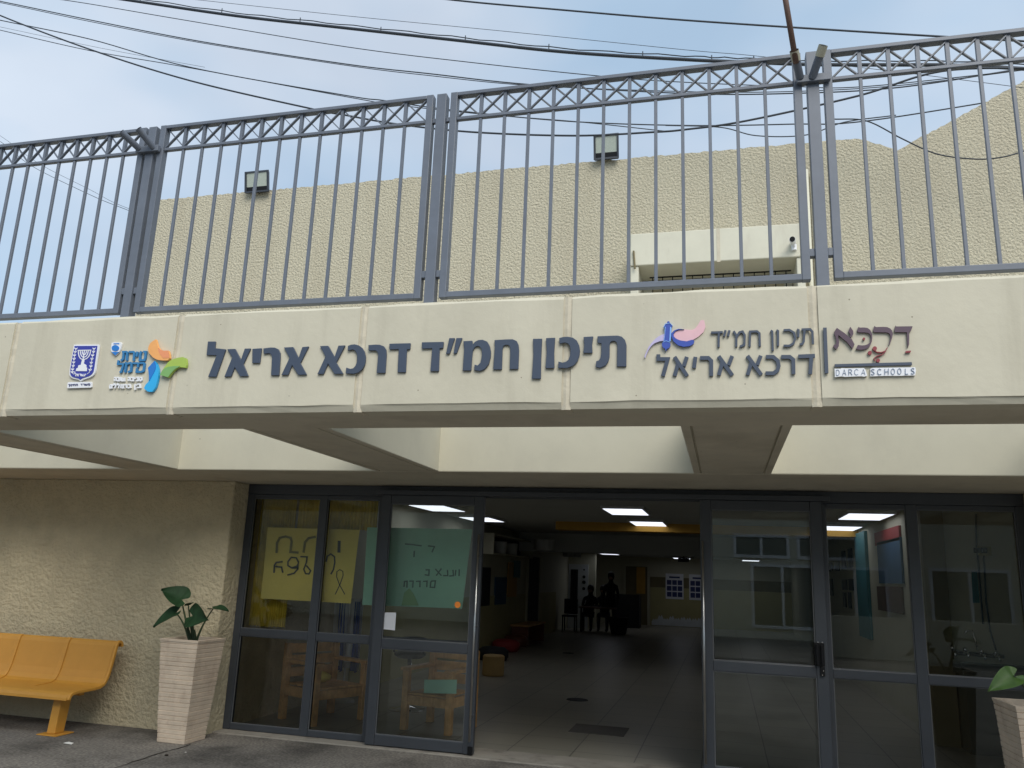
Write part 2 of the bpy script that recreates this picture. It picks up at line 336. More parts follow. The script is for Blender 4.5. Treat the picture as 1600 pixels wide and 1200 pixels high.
# parapet: cast segments with mortar joints between them
def wob(poly): return poly
prof = [(YF+.014,ZT),(YF,ZT-.016),(YF,ZS+.036),(YF+.007,ZS+.028),(YF+.021,ZS),(YF+.14,ZS),(YF+.14,ZT)]
jx = [-9.0,-7.84,-6.66,-5.47,-4.293,-3.10,-1.917,-.762,.444]
edges = [XL]+jx+[XR]
pm = MB(); jm = MB()
for i in range(len(edges)-1):
    a = edges[i]+(.023 if i else 0); b = edges[i+1]-(.023 if i < len(edges)-2 else 0)
    # subdivide along x so the cast edges waver a little
    n = max(2, int((b-a)/.16)); xs = [a+(b-a)*k/n for k in range(n+1)]
    rows = []
    for k, x in enumerate(xs):
        w = [0 if j in (4,5,6) else random.uniform(-.0035,.0035) for j in range(7)]
        rows.append([(x, p[0]+(.004 if k in (0,n) and j < 3 else 0), p[1]+w[j]*(1 if j < 4 else 0)) for j, p in enumerate(prof)])
    vs = [v for r in rows for v in r]; fs = []
    for k in range(n):
        for j in range(7): fs.append((k*7+j, k*7+(j+1)%7, (k+1)*7+(j+1)%7, (k+1)*7+j))
    fs += [tuple(reversed(range(7))), tuple(range(n*7, n*7+7))]
    pm.add(vs, fs)
parapet = pm.build('parapet', M['parapet'], school)
for x in jx:
    j = MB(); n = 14
    vs = []; fs = []
    for k in range(n+1):
        z = ZS-.004+(ZT-.006-ZS+.004)*k/n; yf = YF+.006+random.uniform(-.002,.002)
        wL, wR = .0225+random.uniform(0,.002), .0225+random.uniform(0,.002)
        if k == 0: yf = YF+.012
        vs += [(x-wL,yf+.006,z),(x,yf,z),(x+wR,yf+.006,z),(x+wR,YF+.1,z),(x-wL,YF+.1,z)]
    for k in range(n):
        for q in range(5): fs.append((k*5+q, k*5+(q+1)%5, (k+1)*5+(q+1)%5, (k+1)*5+q))
    fs += [tuple(reversed(range(5))), tuple(range(n*5, n*5+5))]
    j.add(vs, fs); j.build('joint', M['joint'], parapet)
# beams
b = MB(); b.box(XL, XR, YF+.141, YR, ZS+.002, ZT-.004); front_beam = b.build('front_beam', M['beam'], school, bevel=.012)
b = MB(); b.box(XL, XR, YK, 7.86, ZS, 2.98); b.build('rear_beam', [M['coffer'], M['beam']], school, bevel=.010)
_rb = [o for o in school.children if o.name.startswith('rear_beam')][0]
for p in _rb.data.polygons: p.material_index = 1 if p.normal.z < -.5 else 0
for xc in (-7.84, -5.245, -2.655, .079, 2.66, 5.25):
    b = MB(); hw = .295
    G = ZS+.003
    b.prism([(xc-hw,2.97),(xc-hw,G+.006),(xc-hw+.006,G),(xc-hw+.050,G),(xc-hw+.053,G+.014),(xc-hw+.063,G+.014),(xc-hw+.066,G),(xc+hw-.066,G),(xc+hw-.063,G+.014),(xc+hw-.053,G+.014),(xc+hw-.050,G),(xc+hw-.006,G),(xc+hw,G+.006),(xc+hw,2.97)], YR-.01, YK+.01)
    o = b.build('cross_beam', [M['coffer'], M['beam']], school)
    for p in o.data.polygons: p.material_index = 1 if p.normal.z < -.3 else 0
# left outer wall (rough plaster) and its return beside the glass
b = MB(); b.box(XL-6, -4.925, 7.50, 7.86, -.05, ZS+.002); b.build('outer_wall', M['stucco'], school, bevel=.018, seg=3)
b = MB(); b.box(2.475, 14, 7.50, 7.86, -.05, ZS+.002); b.build('outer_wall', M['stucco'], school, bevel=.018, seg=3)
# hall shell
b = MB(); b.box(-5.2, -4.95, 7.861, 10.6, 0, 2.75); b.build('hall_wall', M['stucco'], school)
b = MB(); b.box(-5.2, -4.952, 10.601, 33, 0, 2.75); b.build('hall_wall', M['wall_in'], school)
b = MB(); b.box(2.3, 2.5, 10.6, 33, 0, 2.75); b.build('hall_wall', M['wall_in'], school)
b = MB(); b.box(2.301, 3.5, 10.4, 10.598, 0, 2.75); b.build('hall_wall', M['wall_in'], school)
b = MB(); b.box(3.3, 3.5, 7.861, 10.399, 0, 2.75); b.build('hall_wall', M['wall_in'], school)
b = MB(); b.box(2.20, 2.44, 10.30, 10.399, .004, 2.65); b.build('pilaster', M['stripe'], school)
b = MB(); b.box(-5.2, 2.5, 31.0, 31.3, 0, 2.75); b.build('hall_wall', M['wall_in'], school)
b = MB(); b.box(-2.62, 2.3, 30.96, 30.998, .004, 1.35); b.build('wainscot', M['wains'], school)
b = MB(); b.box(-2.62, 2.3, 30.955, 30.997, 1.352, 1.72); b.build('wall_stripe', M['stripe'], school)
b = MB(); b.box(-4.950, -4.925, 10.7, 24.9, .004, 1.15); b.build('wainscot', M['wains'], school)
b = MB(); b.box(-5.2, 3.5, 7.861, 33, 2.652, 2.80); b.build('ceiling', M['ceil'], school)
b = MB(); b.box(-3.1, 2.3, 15.45, 15.85, 2.50, 2.651); b.build('ceiling_beam', M['mustard'], school)
b = MB(); b.box(-4.94, 2.3, 20.0, 20.3, 2.20, 2.651); b.build('ceiling_beam', M['ceil'], school)
b = MB(); b.box(-4.94, 2.3, 20.301, 30.99, 2.42, 2.48); b.build('lower_ceiling', M['ceil'], school)
b = MB(); b.box(XL-6, 14, 7.862, 34, 2.802, 2.98); b.build('roof_deck', M['roof'], school)
b = MB(); b.box(-4.94, -4.05, 27.0, 27.15, .004, 2.42); b.build('partition', M['wall_in'], school)

# glazed screens: left and right fixed panels
def frame_box(m, x0, x1, y0, y1, z0, z1): m.box(x0, x1, y0, y1, z0, z1)
def pane(x0, x1, z0, z1, y, parent, lab=None):
    p = MB(); p.add([(x0,y,z0),(x1,y,z0),(x1,y,z1),(x0,y,z1)], [(0,1,2,3)]); return p.build('pane', M['glass'], parent)
HT = 2.42; fy0, fy1 = 7.765, 7.835
f = MB(); f.box(-4.922, 2.472, fy0-.005, fy1+.005, 2.368, HT+.05); header = f.build('door_header', M['alu'], school, bevel=.004)
def screen(xs, z_mid, name):
    m = MB()
    for i, (a, c) in enumerate(xs['posts']): m.box(a, c, fy0, fy1, .015, 2.367)
    sp = [(xs['posts'][i][1]+.001, xs['posts'][i+1][0]-.001) for i in range(len(xs['posts'])-1)]
    for a, c in sp:
        m.box(a, c, fy0+.004, fy1-.004, .016, .072); m.box(a, c, fy0+.004, fy1-.004, z_mid, z_mid+.075); m.box(a, c, fy0+.004, fy1-.004, 2.325, 2.366)
    fr = m.build(name, M['alu'], school, bevel=.004)
    for a, c in sp:
        pane(a, c, .072, z_mid, 7.802, fr); pane(a, c, z_mid+.075, 2.325, 7.802, fr)
        gk = MB()
        for z0, z1 in ((.072, z_mid), (z_mid+.075, 2.325)):
            for q in ((a, a+.007, z0, z1), (c-.007, c, z0, z1), (a+.007, c-.007, z0, z0+.007), (a+.007, c-.007, z1-.007, z1)):
                gk.box(q[0], q[1], fy0+.016, fy0+.024, q[2], q[3])
        gk.build('gasket', M['gasket'], fr)
    return fr
screen({'posts': [(-4.922,-4.845), (-4.073,-3.985), (-3.40,-3.33), (-2.36,-2.29)]}, .915, 'glazed_screen')
screen({'posts': [(-.17,-.10), (.84,.89), (1.549,1.635), (2.405,2.472)]}, .885, 'glazed_screen')
# sliding leaves in front of the screens
def leaf(x0, x1, z_mid, hx, lab):
    y0, y1 = 7.66, 7.715; m = MB(); st = .095
    m.box(x0, x0+st, y0, y1, .02, 2.372); m.box(x1-st, x1, y0, y1, .02, 2.372)
    a, c = x0+st+.001, x1-st-.001
    m.box(a, c, y0+.003, y1-.003, .021, .115); m.box(a, c, y0+.003, y1-.003, z_mid, z_mid+.088); m.box(a, c, y0+.003, y1-.003, 2.285, 2.371)
    d = m.build('sliding_door', M['alu'], school, bevel=.005); tag(d, label=lab)
    pane(a, c, .115, z_mid, 7.69, d); pane(a, c, z_mid+.088, 2.285, 7.69, d)
    gk = MB()
    for z0, z1 in ((.115, z_mid), (z_mid+.088, 2.285)):
        for q in ((a, a+.008, z0, z1), (c-.008, c, z0, z1), (a+.008, c-.008, z0, z0+.008), (a+.008, c-.008, z1-.008, z1)):
            gk.box(q[0], q[1], y0+.012, y0+.022, q[2], q[3])
    gk.build('gasket', M['gasket'], d)
    h = MB(); h.tube([(hx, y0-.055, .14), (hx, y0-.055, 2.0)], .011, 10)
    for z in (.35, 1.15, 1.8): h.tube([(hx, y0-.052, z), (hx, y0+.004, z)], .007, 8)
    h.build('pull_handle', M['steel'], d, smooth=True)
    return d
dl = leaf(-3.325, -2.255, .895, -2.275, 'left sliding leaf with a steel pull bar and green poster behind')
dr = leaf(-.20, .845, .890, -.178, 'right sliding leaf with black lever lock')
lk = MB(); lk.box(.735, .815, 7.640, 7.661, .985, 1.175); lk.box(.775, .812, 7.640, 7.661, .905, .983)
lk.tube([(.752,7.60,1.165),(.752,7.60,1.0)], .010, 8); lk.tube([(.752,7.60,1.16),(.752,7.64,1.16)], .008, 8); lk.tube([(.752,7.60,1.005),(.752,7.64,1.005)], .008, 8)
lk.tube([(.79,7.615,1.16),(.79,7.615,1.0)], .008, 8); lk.tube([(.79,7.615,1.155),(.79,7.64,1.155)], .007, 8)
lk.build('lock', M['black'], dr, bevel=.003)
rv = MB()
for x, z in ((.765,1.18),(.80,1.18),(.79,.915),(.80,.95)): rv.lathe((x,7.638,z), [(.006,-.004),(.006,.004)], 8)
rv.build('screw', M['sinksteel'], dr)
th = MB(); th.box(-2.30, -2.255, 7.645, 7.66, .02, .09); th.build('floor_guide', M['black'], dl)
tr = MB(); tr.box(-3.40, .92, 7.655, 7.759, 2.374, 2.42); tr.build('door_track', M['alu'], school, bevel=.004)

# ------------------------------------------------------------------ upper storey set back on the roof
UY = 10.0
upper = thing('upper_building', (-3, 12, 2.98), 'rough stucco upper storey set back behind the railing', 'building')
poly = [(-8.63,2.981),(8.5,2.981),(8.5,8.6),(6.2,8.6),(4.6,8.10),(2.19,6.955),(1.76,7.165),(-8.63,7.165)]
po = [at(1600,126,UY), at(1500,182,UY)]
poly = [(-8.63,2.981),(9.0,2.981),(9.0,8.9),(5.8,8.9),(po[0].x,po[0].z),(po[1].x,po[1].z),(2.19,6.955),(1.76,7.165),(-8.63,7.165)]
# door portal opening is covered by a protruding plaster frame
rag = []
for i in range(len(poly)):
    a_, b_ = poly[i], poly[(i+1)%len(poly)]; n = max(1, int(math.hypot(b_[0]-a_[0], b_[1]-a_[1])/.05)) if (a_[1] > 5 and b_[1] > 5) else 1
    for k in range(n): rag.append((a_[0]+(b_[0]-a_[0])*k/n, a_[1]+(b_[1]-a_[1])*k/n+(random.uniform(-.011,.011) if n > 1 else 0)))
poly = rag
b = MB(); b.prism(poly, UY, UY+7); b.build('wall', M['stucco_up'], upper)
cp = MB(); PY = 9.42
z0, z1 = at(1120,408,PY).z, at(1120,357,PY).z
xl, xr = at(985,365,PY).x, at(1255,350,PY).x
cp.box(xl, xr, PY, UY-.001, z0, z1); portal = cp.build('portal', M['plaster'], upper, bevel=.012)
for xa, xb in ((xl, xl+.10), (xr-.09, xr)):
    jb = MB(); jb.box(xa, xb, PY+.02, UY-.002, 2.985, z0-.002); jb.build('jamb', M['plaster'], portal, bevel=.01)
dp = MB(); dp.box(xl+.11, xr-.10, UY-.03, UY-.001, 2.985, z0-.01); dp.build('window', M['plaster'], upper)
gp = MB(); zg = at(1120,428,9.85).z
for k in range(14):
    x = xl+.24+(xr-xl-.42)*k/13; gp.box(x-.006, x+.006, 9.845, 9.857, 3.3, zg)
for z in (zg, zg-.35, zg-1.0): gp.box(xl+.20, xr-.12, 9.84, 9.862, z-.012, z+.012)
gp.build('window_grille', M['black'], upper)
gl = MB(); gl.box(xl+.22, xr-.2, UY-.036, UY-.031, 3.3, zg-.02); gl.build('window_pane', M['stucco'], upper)
gv = MB(); xg = at(1122,360,PY).x; gv.box(xg-.02, xg+.02, PY-.004, PY+.02, z0-.012, z1+.003); gv.build('joint', M['joint'], portal)
hk = MB(); a_, b_ = at(990,392,PY-.02), at(992,420,PY-.02); hk.tube([a_, b_], .012, 8); hk.build('bracket', M['stripe'], portal)
pp = MB(); a_ = at(1258,265,9.93); pp.tube([(1.105,9.94,a_.z),(1.105,9.94,2.985)], .028, 8); pp.tube([(1.17,9.95,a_.z-.02),(1.17,9.95,2.985)], .02, 8); pp.tube([(1.105,9.94,a_.z-.03),(1.105,9.99,a_.z-.03)], .022, 8)
pp.build('wall_pipe', M['plaster'], upper, smooth=True)
# security camera on the portal
q = at(1238,378,PY-.05)
cc = thing('security_camera', q, 'small white dome-tipped security camera fixed to the plaster portal', 'camera')
m_ = MB(); m_.tube([(q.x+.02,PY-.002,q.z-.05),(q.x+.02,PY-.05,q.z-.05),(q.x,PY-.09,q.z-.01)], .014, 8); m_.lathe((q.x+.02,PY-.012,q.z-.09), [(.03,0),(.03,.07)], 12); m_.build('bracket', M['white'], cc, smooth=False)
m_ = MB(); m_.tube([(q.x+.01,PY-.02,q.z),(q.x-.012,PY-.20,q.z-.03)], .034, 14); m_.build('body', M['white'], cc, smooth=False)
m_ = MB(); m_.tube([(q.x-.012,PY-.195,q.z-.029),(q.x-.013,PY-.215,q.z-.032)], .030, 14); m_.build('lens', M['black'], cc)
# floodlights on the parapet of the upper storey
def flood(px0, px1, py0, py1, lab):
    a = at(px0, py0, 9.9); c = at(px1, py1, 9.9); xc = (a.x+c.x)/2; zc = (a.z+c.z)/2; w = (c.x-a.x); h = (a.z-c.z); hw, hh = w/2, h/2
    t = thing('floodlight', (xc, 9.9, c.z-.03), lab, 'floodlight', 'floodlights on the upper wall')
    m = MB(); tl = .06       # tilted down: top leans forward
    fr = lambda s, dy, zz: [(xc-hw*s, 9.86+dy-tl*zz/hh*.5, zc+zz) for zz in (zz,)]
    def quad(s, dy): return [(xc-hw*s, 9.88+dy+tl*.5, zc-hh*s),(xc+hw*s, 9.88+dy+tl*.5, zc-hh*s),(xc+hw*s, 9.88+dy-tl*.5, zc+hh*s),(xc-hw*s, 9.88+dy-tl*.5, zc+hh*s)]
    A, B, C_ = quad(1,0), quad(.84,.0), quad(.84,.014)
    bk = quad(.9,.06)
    m.add(A+B+C_+bk, [(0,1,5,4),(1,2,6,5),(2,3,7,6),(3,0,4,7),(4,5,9,8),(5,6,10,9),(6,7,11,10),(7,4,8,11),(1,0,12,13),(2,1,13,14),(3,2,14,15),(0,3,15,12),(15,14,13,12)])
    m.build('housing', M['flood'], t)
    q = quad(.84,.012); z2 = .42
    l = MB(); lo = [Vector(q[0]).lerp(Vector(q[3]), .24), Vector(q[1]).lerp(Vector(q[2]), .24)]
    l.add([lo[0], lo[1], q[2], q[3]], [(0,1,2,3)]); l.build('lens', M['lens'], t)
    l = MB(); l.add([q[0], q[1], lo[1], lo[0]], [(0,1,2,3)]); l.build('led_strip', M['black'], t)
    l = MB(); l.box(xc-hw*.3, xc+hw*.3, 9.95, 10.06, zc-hh*.75, zc-hh*.1); l.build('bracket', M['flood'], t)
flood(385,419,271,298, 'square floodlight on the upper wall top near its left corner')
flood(928,967,214,246, 'square floodlight on the upper wall top right of the middle railing post')

# ------------------------------------------------------------------ railing
rail = thing('terrace_railing', (0, 4.09, ZT), 'blue grey steel terrace railing with crossed lattice band on the parapet', 'railing')
RY = 4.09
posts = [-7.41, -5.45, -3.585, -1.575, .508, 2.53, 4.5]
ZB, ZTOP, Z2 = 3.138, 4.428, 4.258
def panel(x0, x1):
    fr = MB(); sw, sd = .042, .048
    fr.box(x0, x0+sw, RY-sd/2, RY+sd/2, ZB, ZTOP); fr.box(x1-sw, x1, RY-sd/2, RY+sd/2, ZB, ZTOP)
    fr.box(x0+sw, x1-sw, RY-sd/2+.001, RY+sd/2-.001, ZTOP-.024, ZTOP-.001); fr.box(x0+sw, x1-sw, RY-sd/2+.001, RY+sd/2-.001, ZB+.001, ZB+.034)
    fr.box(x0+sw, x1-sw, RY-.014, RY+.014, Z2-.010, Z2+.010)
    p = fr.build('panel_frame', M['rail'], rail, bevel=.003)
    a, c = x0+sw, x1-sw; n = 13; lt = MB()
    for k in range(1, n):
        x = a+(c-a)*k/n; bl = MB(); bl.box(x-.0088, x+.0088, RY-.0088, RY+.0088, ZB+.0335, Z2-.0101); bl.build('baluster', M['rail'], p, bevel=.002, seg=1)
        lt.box(x-.0095, x+.0095, RY-.0105, RY+.0105, Z2+.0101, ZTOP-.0241)
    for k in range(n):
        u, v = a+(c-a)*k/n+.006, a+(c-a)*(k+1)/n-.006
        lt.bar((u,RY-.005,Z2+.012),(v,RY-.005,ZTOP-.026), .018, .0068); lt.bar((u,RY+.005,ZTOP-.026),(v,RY+.005,Z2+.012), .016, .0062)
    lt.build('lattice', M['rail'], p)
for i in range(len(posts)-1): panel(posts[i]+.055, posts[i+1]-.055)
for x in posts:
    m = MB(); m.box(x-.030, x+.030, RY-.03, RY+.03, ZT-.03, ZTOP-.005)
    m.box(x-.06, x-.0301, RY-.02, RY+.02, 3.262, 3.304); m.box(x+.0301, x+.06, RY-.02, RY+.02, 3.262, 3.304)
    m.box(x-.06, x-.0301, RY-.012, RY+.012, Z2-.014, Z2+.014); m.box(x+.0301, x+.06, RY-.012, RY+.012, Z2-.014, Z2+.014)
    m.box(x-.05, x+.05, RY-.045, RY+.045, ZT-.02, ZT+.008)
    m.build('post', M['rail'], rail, bevel=.003)
# flag sleeves on two posts, pointing out over the parapet
def sleeve(p0, p1, open_end=True, pale=False):
    p0, p1 = Vector(p0), Vector(p1); s = MB(); d = (p1-p0).normalized()
    s.tube([p0, p1], .021, 14, cap=False); s.tube([p1, p0], .016, 14, cap=False)
    o = s.build('flag_sleeve', M['rail'], rail, smooth=True)
    bo = MB(); bo.tube([p1-d*.03, p1-d*.006], .0155, 12); bo.build('bore_shade', M['black'], o)  # black disc added to stand in for the shade inside the sleeve
    if pale:
        c = MB(); c.tube([p1-d*.05, p1+d*.004], .0235, 14, cap=False); c.build('collar', M['tape'], o, smooth=True)
    return o, p0, d
def plate(x):
    m = MB(); m.box(x-.085, x+.085, RY-.058, RY-.031, Z2-.03, Z2+.012); m.build('sleeve_bracket', M['rail'], rail, bevel=.003)
plate(posts[2]); plate(posts[4])
sleeve(at(218,233,4.04), at(189,206,3.92)); sleeve(at(240,231,4.04), at(216,201,3.92))
sl_, sp0, sd_ = sleeve(at(1250,122,4.04), at(1241,80,3.93), pale=True)
sleeve(at(1269,122,4.04), at(1286,72,3.93), pale=True)
fp = MB(); tip = at(1224,-20,3.93-.11*.9); e0 = at(1241.5,84,3.93)
dd = (tip-e0).normalized(); fp.tube([e0-dd*.05, e0+dd*.55], .0145, 12)
fp.build('flag_pole', M['rust'], smooth=True, label='bare rusty brown flag pole standing in a sleeve on the railing', cat='pole')

# ------------------------------------------------------------------ overhead cables
def cable(Y, r, pts, lab, lash=False):
    w = [at(px, py, Y) for px, py in pts]
    if len(w) > 2:                         # smooth through the points
        P = [w[0]*2-w[1]]+w+[w[-1]*2-w[-2]]; out = []
        for i in range(1, len(P)-2):
            for k in range(8):
                t = k/8; a, b_, c, d = P[i-1], P[i], P[i+1], P[i+2]
                out.append(.5*((2*b_)+(-a+c)*t+(2*a-5*b_+4*c-d)*t*t+(-a+3*b_-3*c+d)*t**3))
        out.append(P[-2]); w = out
    m = MB(); m.tube(w, r, 6)
    if lash:
        w2 = [p+Vector((0,0,r*2.0+.018*math.sin(i*.9)**2)) for i, p in enumerate(w)]; m.tube(w2, r*.35, 5)
        for i in range(5, len(w)-1, 6): m.tube([w[i]-Vector((0,0,r)), w2[i]+Vector((0,0,.035))], r*.35, 5)
    m.build('overhead_cable', M['cable'], smooth=True, label=lab, cat='cable', group='overhead cables')
cable(9, .021, [(-80,-38),(60,-20),(199,0),(367,24.5),(530,42.7),(705,62),(880,81),(1070,93),(1165,97),(1284,101),(1490,102),(1640,110)], 'thickest black overhead cable with thin wire lashed along its top', True)
cable(9.4, .0035, [(200,-12),(311,0),(540,24.6),(800,50),(1069,77.7),(1182,87.5),(1400,112),(1700,150)], 'very thin wire just above the thickest overhead cable')
cable(8.6, .011, [(560,-20),(708,0),(880,15.7),(1070,31.5),(1305,47),(1470,57),(1700,70)], 'single cable crossing the top right of the sky')
cable(11, .007, [(-40,-16),(100,0),(280,30),(540,73),(740,98),(939,119),(1060,128),(1235,135),(1354,135),(1640,105)], 'thin cable running below the thickest cable, behind the lattice')
cable(11.5, .010, [(-60,-8),(0,2),(140,31),(315,65),(540,100),(670,115),(827,132),(1070,146),(1235,146),(1410,136),(1640,100)], 'cable of a close pair, upper one from the left edge')
cable(11.6, .007, [(-60,-6),(0,4),(140,33.5),(315,67),(540,102),(670,118),(827,133.5),(1070,143),(1235,143),(1410,133),(1640,104)], 'thinner wire of the close pair, just under its partner')
cable(12, .010, [(-60,17),(0,31.5),(140,61),(297,105),(540,149),(600,157),(698,171),(880,189),(1070,196),(1235,194),(1354,189),(1640,144)], 'cable sagging behind the middle post and rising to the right edge')
cable(12.3, .008, [(-60,33),(0,47),(140,79),(280,103),(540,151),(620,164),(760,179),(900,190),(1040,205)], 'slack wire joining the sagging cable from below')
cable(8.2, .011, [(-60,-6),(0,24),(140,77),(297,126),(487,170),(540,180),(621,194),(740,206.5),(897,212),(1020,206.5),(1070,202.5),(1165,189),(1340,150),(1473,111),(1640,106)], 'boldly drooping cable crossing the others at the upper left')
cable(12.6, .0035, [(-60,30),(0,42),(157,75),(320,105)], 'hair-thin wire between the left crossing cables')
cable(22, .010, [(-60,196),(0,221),(49,259),(140,304),(191,325),(300,366)], 'thin wire low at the left seen through the end railing')
cable(22.4, .007, [(-60,180),(0,212),(60,255),(140,296),(191,322),(300,360)], 'faint upper wire low at the left beside a darker one')
cable(9.6, .008, [(1300,186),(1354,189),(1410,217),(1462,240),(1515,248),(1557,247),(1600,236),(1680,205)], 'black wire drooping in front of the right stucco gable')
cable(9.7, .007, [(1040,196),(1126,199),(1182,212),(1259,211),(1319,191),(1400,180)], 'short slack loop of wire above the right end of the upper wall')

# ------------------------------------------------------------------ raised lettering and emblems (traced outlines, real thickness)
def T(o, s, Y):
    def f(p): q = at(o[0]+p[0]/s, o[1]+p[1]/s, Y); return (q.x, q.z)
    return f
def smooth_poly(pts, it=2):
    for _ in range(it):
        out = []
        for i in range(len(pts)):
            a, b_ = pts[i], pts[(i+1)%len(pts)]
            out += [(a[0]*.75+b_[0]*.25, a[1]*.75+b_[1]*.25), (a[0]*.25+b_[0]*.75, a[1]*.25+b_[1]*.75)]
        pts = out
    return pts
def stroke_poly(pts, w):
    """closed outline of a polyline of width w (same units)"""
    Lp, Rp = [], []; n = len(pts)
    for i in range(n):
        p = Vector(pts[i]); d0 = (p-Vector(pts[i-1])).normalized() if i else None; d1 = (Vector(pts[i+1])-p).normalized() if i < n-1 else None
        if d0 is None: d0 = d1
        if d1 is None: d1 = d0
        n0 = Vector((-d0.y, d0.x)); n1 = Vector((-d1.y, d1.x)); mm = (n0+n1)
        if mm.length < 1e-3: mm = n0
        mm.normalize(); k = min(1.6, 1/max(.35, mm.dot(n1)))
        Lp.append(tuple(p+mm*w/2*k)); Rp.append(tuple(p-mm*w/2*k))
    return Lp+Rp[::-1]
_stag = [0]
def put(m, tf, polys=(), strokes=(), w=10, y0=0, y1=0):
    for pl in polys:
        _stag[0] = (_stag[0]+1)%7; m.prism([tf(p) for p in pl], y0-_stag[0]*.0002, y1)
    for st in strokes:
        _stag[0] = (_stag[0]+1)%7; m.prism([tf(p) for p in stroke_poly(st, w)], y0-_stag[0]*.0002, y1)
def circ(cx, cy, r, n=16, ry=None): return [(cx+r*math.cos(2*math.pi*k/n), cy+(ry or r)*math.sin(2*math.pi*k/n)) for k in range(n)]
LY0, LY1 = YF-.012, YF-.002       # letter front and back (short stand-offs behind)

# main name in large letters
sgn = thing('raised_lettering', (-1.68, YF-.02, 2.67), 'large dark blue grey Hebrew letters naming the school, middle of the parapet', 'lettering')
tA, tB = T((310,510), 4.5714, LY0), T((650,510), 4.5714, LY0)
GA = [[(67,107),(122,107),(117,155),(195,163),(126,360),(68,360),(128,207),(57,205)],
 [(205,162),(262,160),(303,238),(330,158),(373,157),(320,270),(356,355),(297,357),(258,290),(232,358),(184,360),(240,222)],
 [(385,160),(451,155),(438,262),(384,262)],
 [(463,157),(515,150),(545,151),(570,162),(584,190),(584,225),(575,350),(518,350),(525,225),(521,205),(508,192),(466,195)],
 [(610,150),(677,147),(715,225),(742,147),(788,143),(728,262),(773,345),(712,347),(668,275),(640,347),(592,348),(650,225)],
 [(868,140),(927,138),(972,218),(1000,137),(1048,135),(984,258),(1035,340),(972,340),(925,265),(893,340),(849,342),(907,215)],
 [(1067,138),(1090,130),(1115,127),(1145,135),(1170,153),(1186,180),(1194,215),(1193,245),(1186,278),(1165,310),(1140,330),(1108,339),(1052,336),(1054,293),(1085,303),(1105,298),(1120,282),(1131,255),(1134,220),(1130,195),(1120,175),(1103,165),(1066,173)],
 [(1213,133),(1265,129),(1295,130),(1325,142),(1340,165),(1343,200),(1334,333),(1272,333),(1283,205),(1279,185),(1266,172),(1215,172)],
 [(1363,123),(1515,119),(1511,163),(1488,165),(1480,328),(1422,328),(1430,163),(1364,165)]]
GB = [[(41,113),(197,110),(193,155),(168,157),(162,320),(102,320),(115,157),(42,160)],
 [(237,83),(277,83),(240,195),(214,197)], [(288,83),(330,82),(290,192),(267,195)],
 [(338,105),(402,102),(405,130),(420,110),(445,97),(475,95),(508,108),(526,140),(534,180),(533,215),(520,268),(490,306),(455,320),(416,313),(418,272),(440,279),(460,258),(471,205),(468,165),(457,147),(440,140),(420,148),(405,175),(400,220),(393,316),(333,316),(344,160)],
 [(560,97),(640,92),(690,91),(718,103),(731,130),(735,170),(730,305),(668,306),(673,160),(669,142),(655,132),(635,133),(622,143),(617,165),(612,308),(550,308),(562,150)],
 [(835,88),(900,87),(893,230),(891,374),(827,374),(838,200)],
 [(928,83),(993,80),(986,190),(988,298),(924,299),(933,180)],
 [(1022,83),(1050,75),(1085,73),(1120,80),(1148,100),(1165,135),(1171,175),(1167,210),(1152,250),(1125,280),(1080,298),(1015,297),(1017,250),(1045,258),(1070,253),(1088,238),(1100,205),(1103,165),(1098,140),(1085,122),(1062,116),(1025,123)],
 [(1196,75),(1266,71),(1257,130),(1260,190),(1194,190),(1202,130)],
 [(1296,70),(1400,66),(1440,65),(1470,73),(1492,95),(1503,130),(1502,287),(1435,287),(1438,135),(1433,115),(1420,105),(1402,105),(1388,113),(1383,130),(1382,215),(1374,250),(1356,278),(1315,297),(1283,290),(1287,248),(1305,243),(1317,225),(1323,190),(1324,122),(1296,117)]]
for tf, G in ((tA, GA), (tB, GB)):
    for pl in G:
        m = MB(); put(m, tf, [pl], y0=LY0, y1=LY1); m.build('letter', M['letter'], sgn, bevel=.0015, seg=1)

# school logo: scroll with wings, two text rows and a divider bar
tC = T((1000,490), 3.5556, LY0); tE = T((1000,490), 12.3077, LY0)
lg = thing('school_logo', (.1, YF-.02, 2.65), 'logo of a blue scroll with pink wing beside two rows of Hebrew letters', 'logo')
def one(name, tf, material, parent, polys=(), strokes=(), w=10, y0=LY0, y1=LY1, lab=None):
    m = MB(); put(m, tf, polys, strokes, w, y0, y1); return m.build(name, material, parent, label=lab)
one('left_wing', tE, M['lilac'], lg, [[(100,855),(85,830),(120,740),(160,650),(215,570),(280,500),(340,450),(400,415),(480,390),(480,520),(380,530),(280,570),(230,610),(190,660),(155,715),(130,770)]])
one('right_wing', tE, M['pink'], lg, [[(640,420),(660,370),(700,330),(770,308),(850,300),(1000,312),(1060,280),(1110,220),(1170,120),(1235,125),(1258,250),(1220,350),(1120,440),(980,520),(860,530),(740,500),(670,460)]], y0=LY0+.004)
one('crescent', tE, M['royal'], lg, [[(850,305),(760,305),(690,330),(648,380),(650,440),(700,490),(780,522),(900,535),(1000,505),(1045,525),(1030,580),(960,625),(840,640),(730,610),(650,540),(605,450),(603,380),(660,325),(740,295)]], y0=LY0-.003)
sc = one('scroll', tE, M['royal'], lg, [[(490,255),(600,255),(590,400),(575,545),(460,545),(485,400)], [(455,265),(475,215),(520,195),(580,195),(620,240),(608,272)], circ(547,178,26), circ(505,600,82,20), [(480,660),(520,660),(500,730)]], y0=LY0-.005)
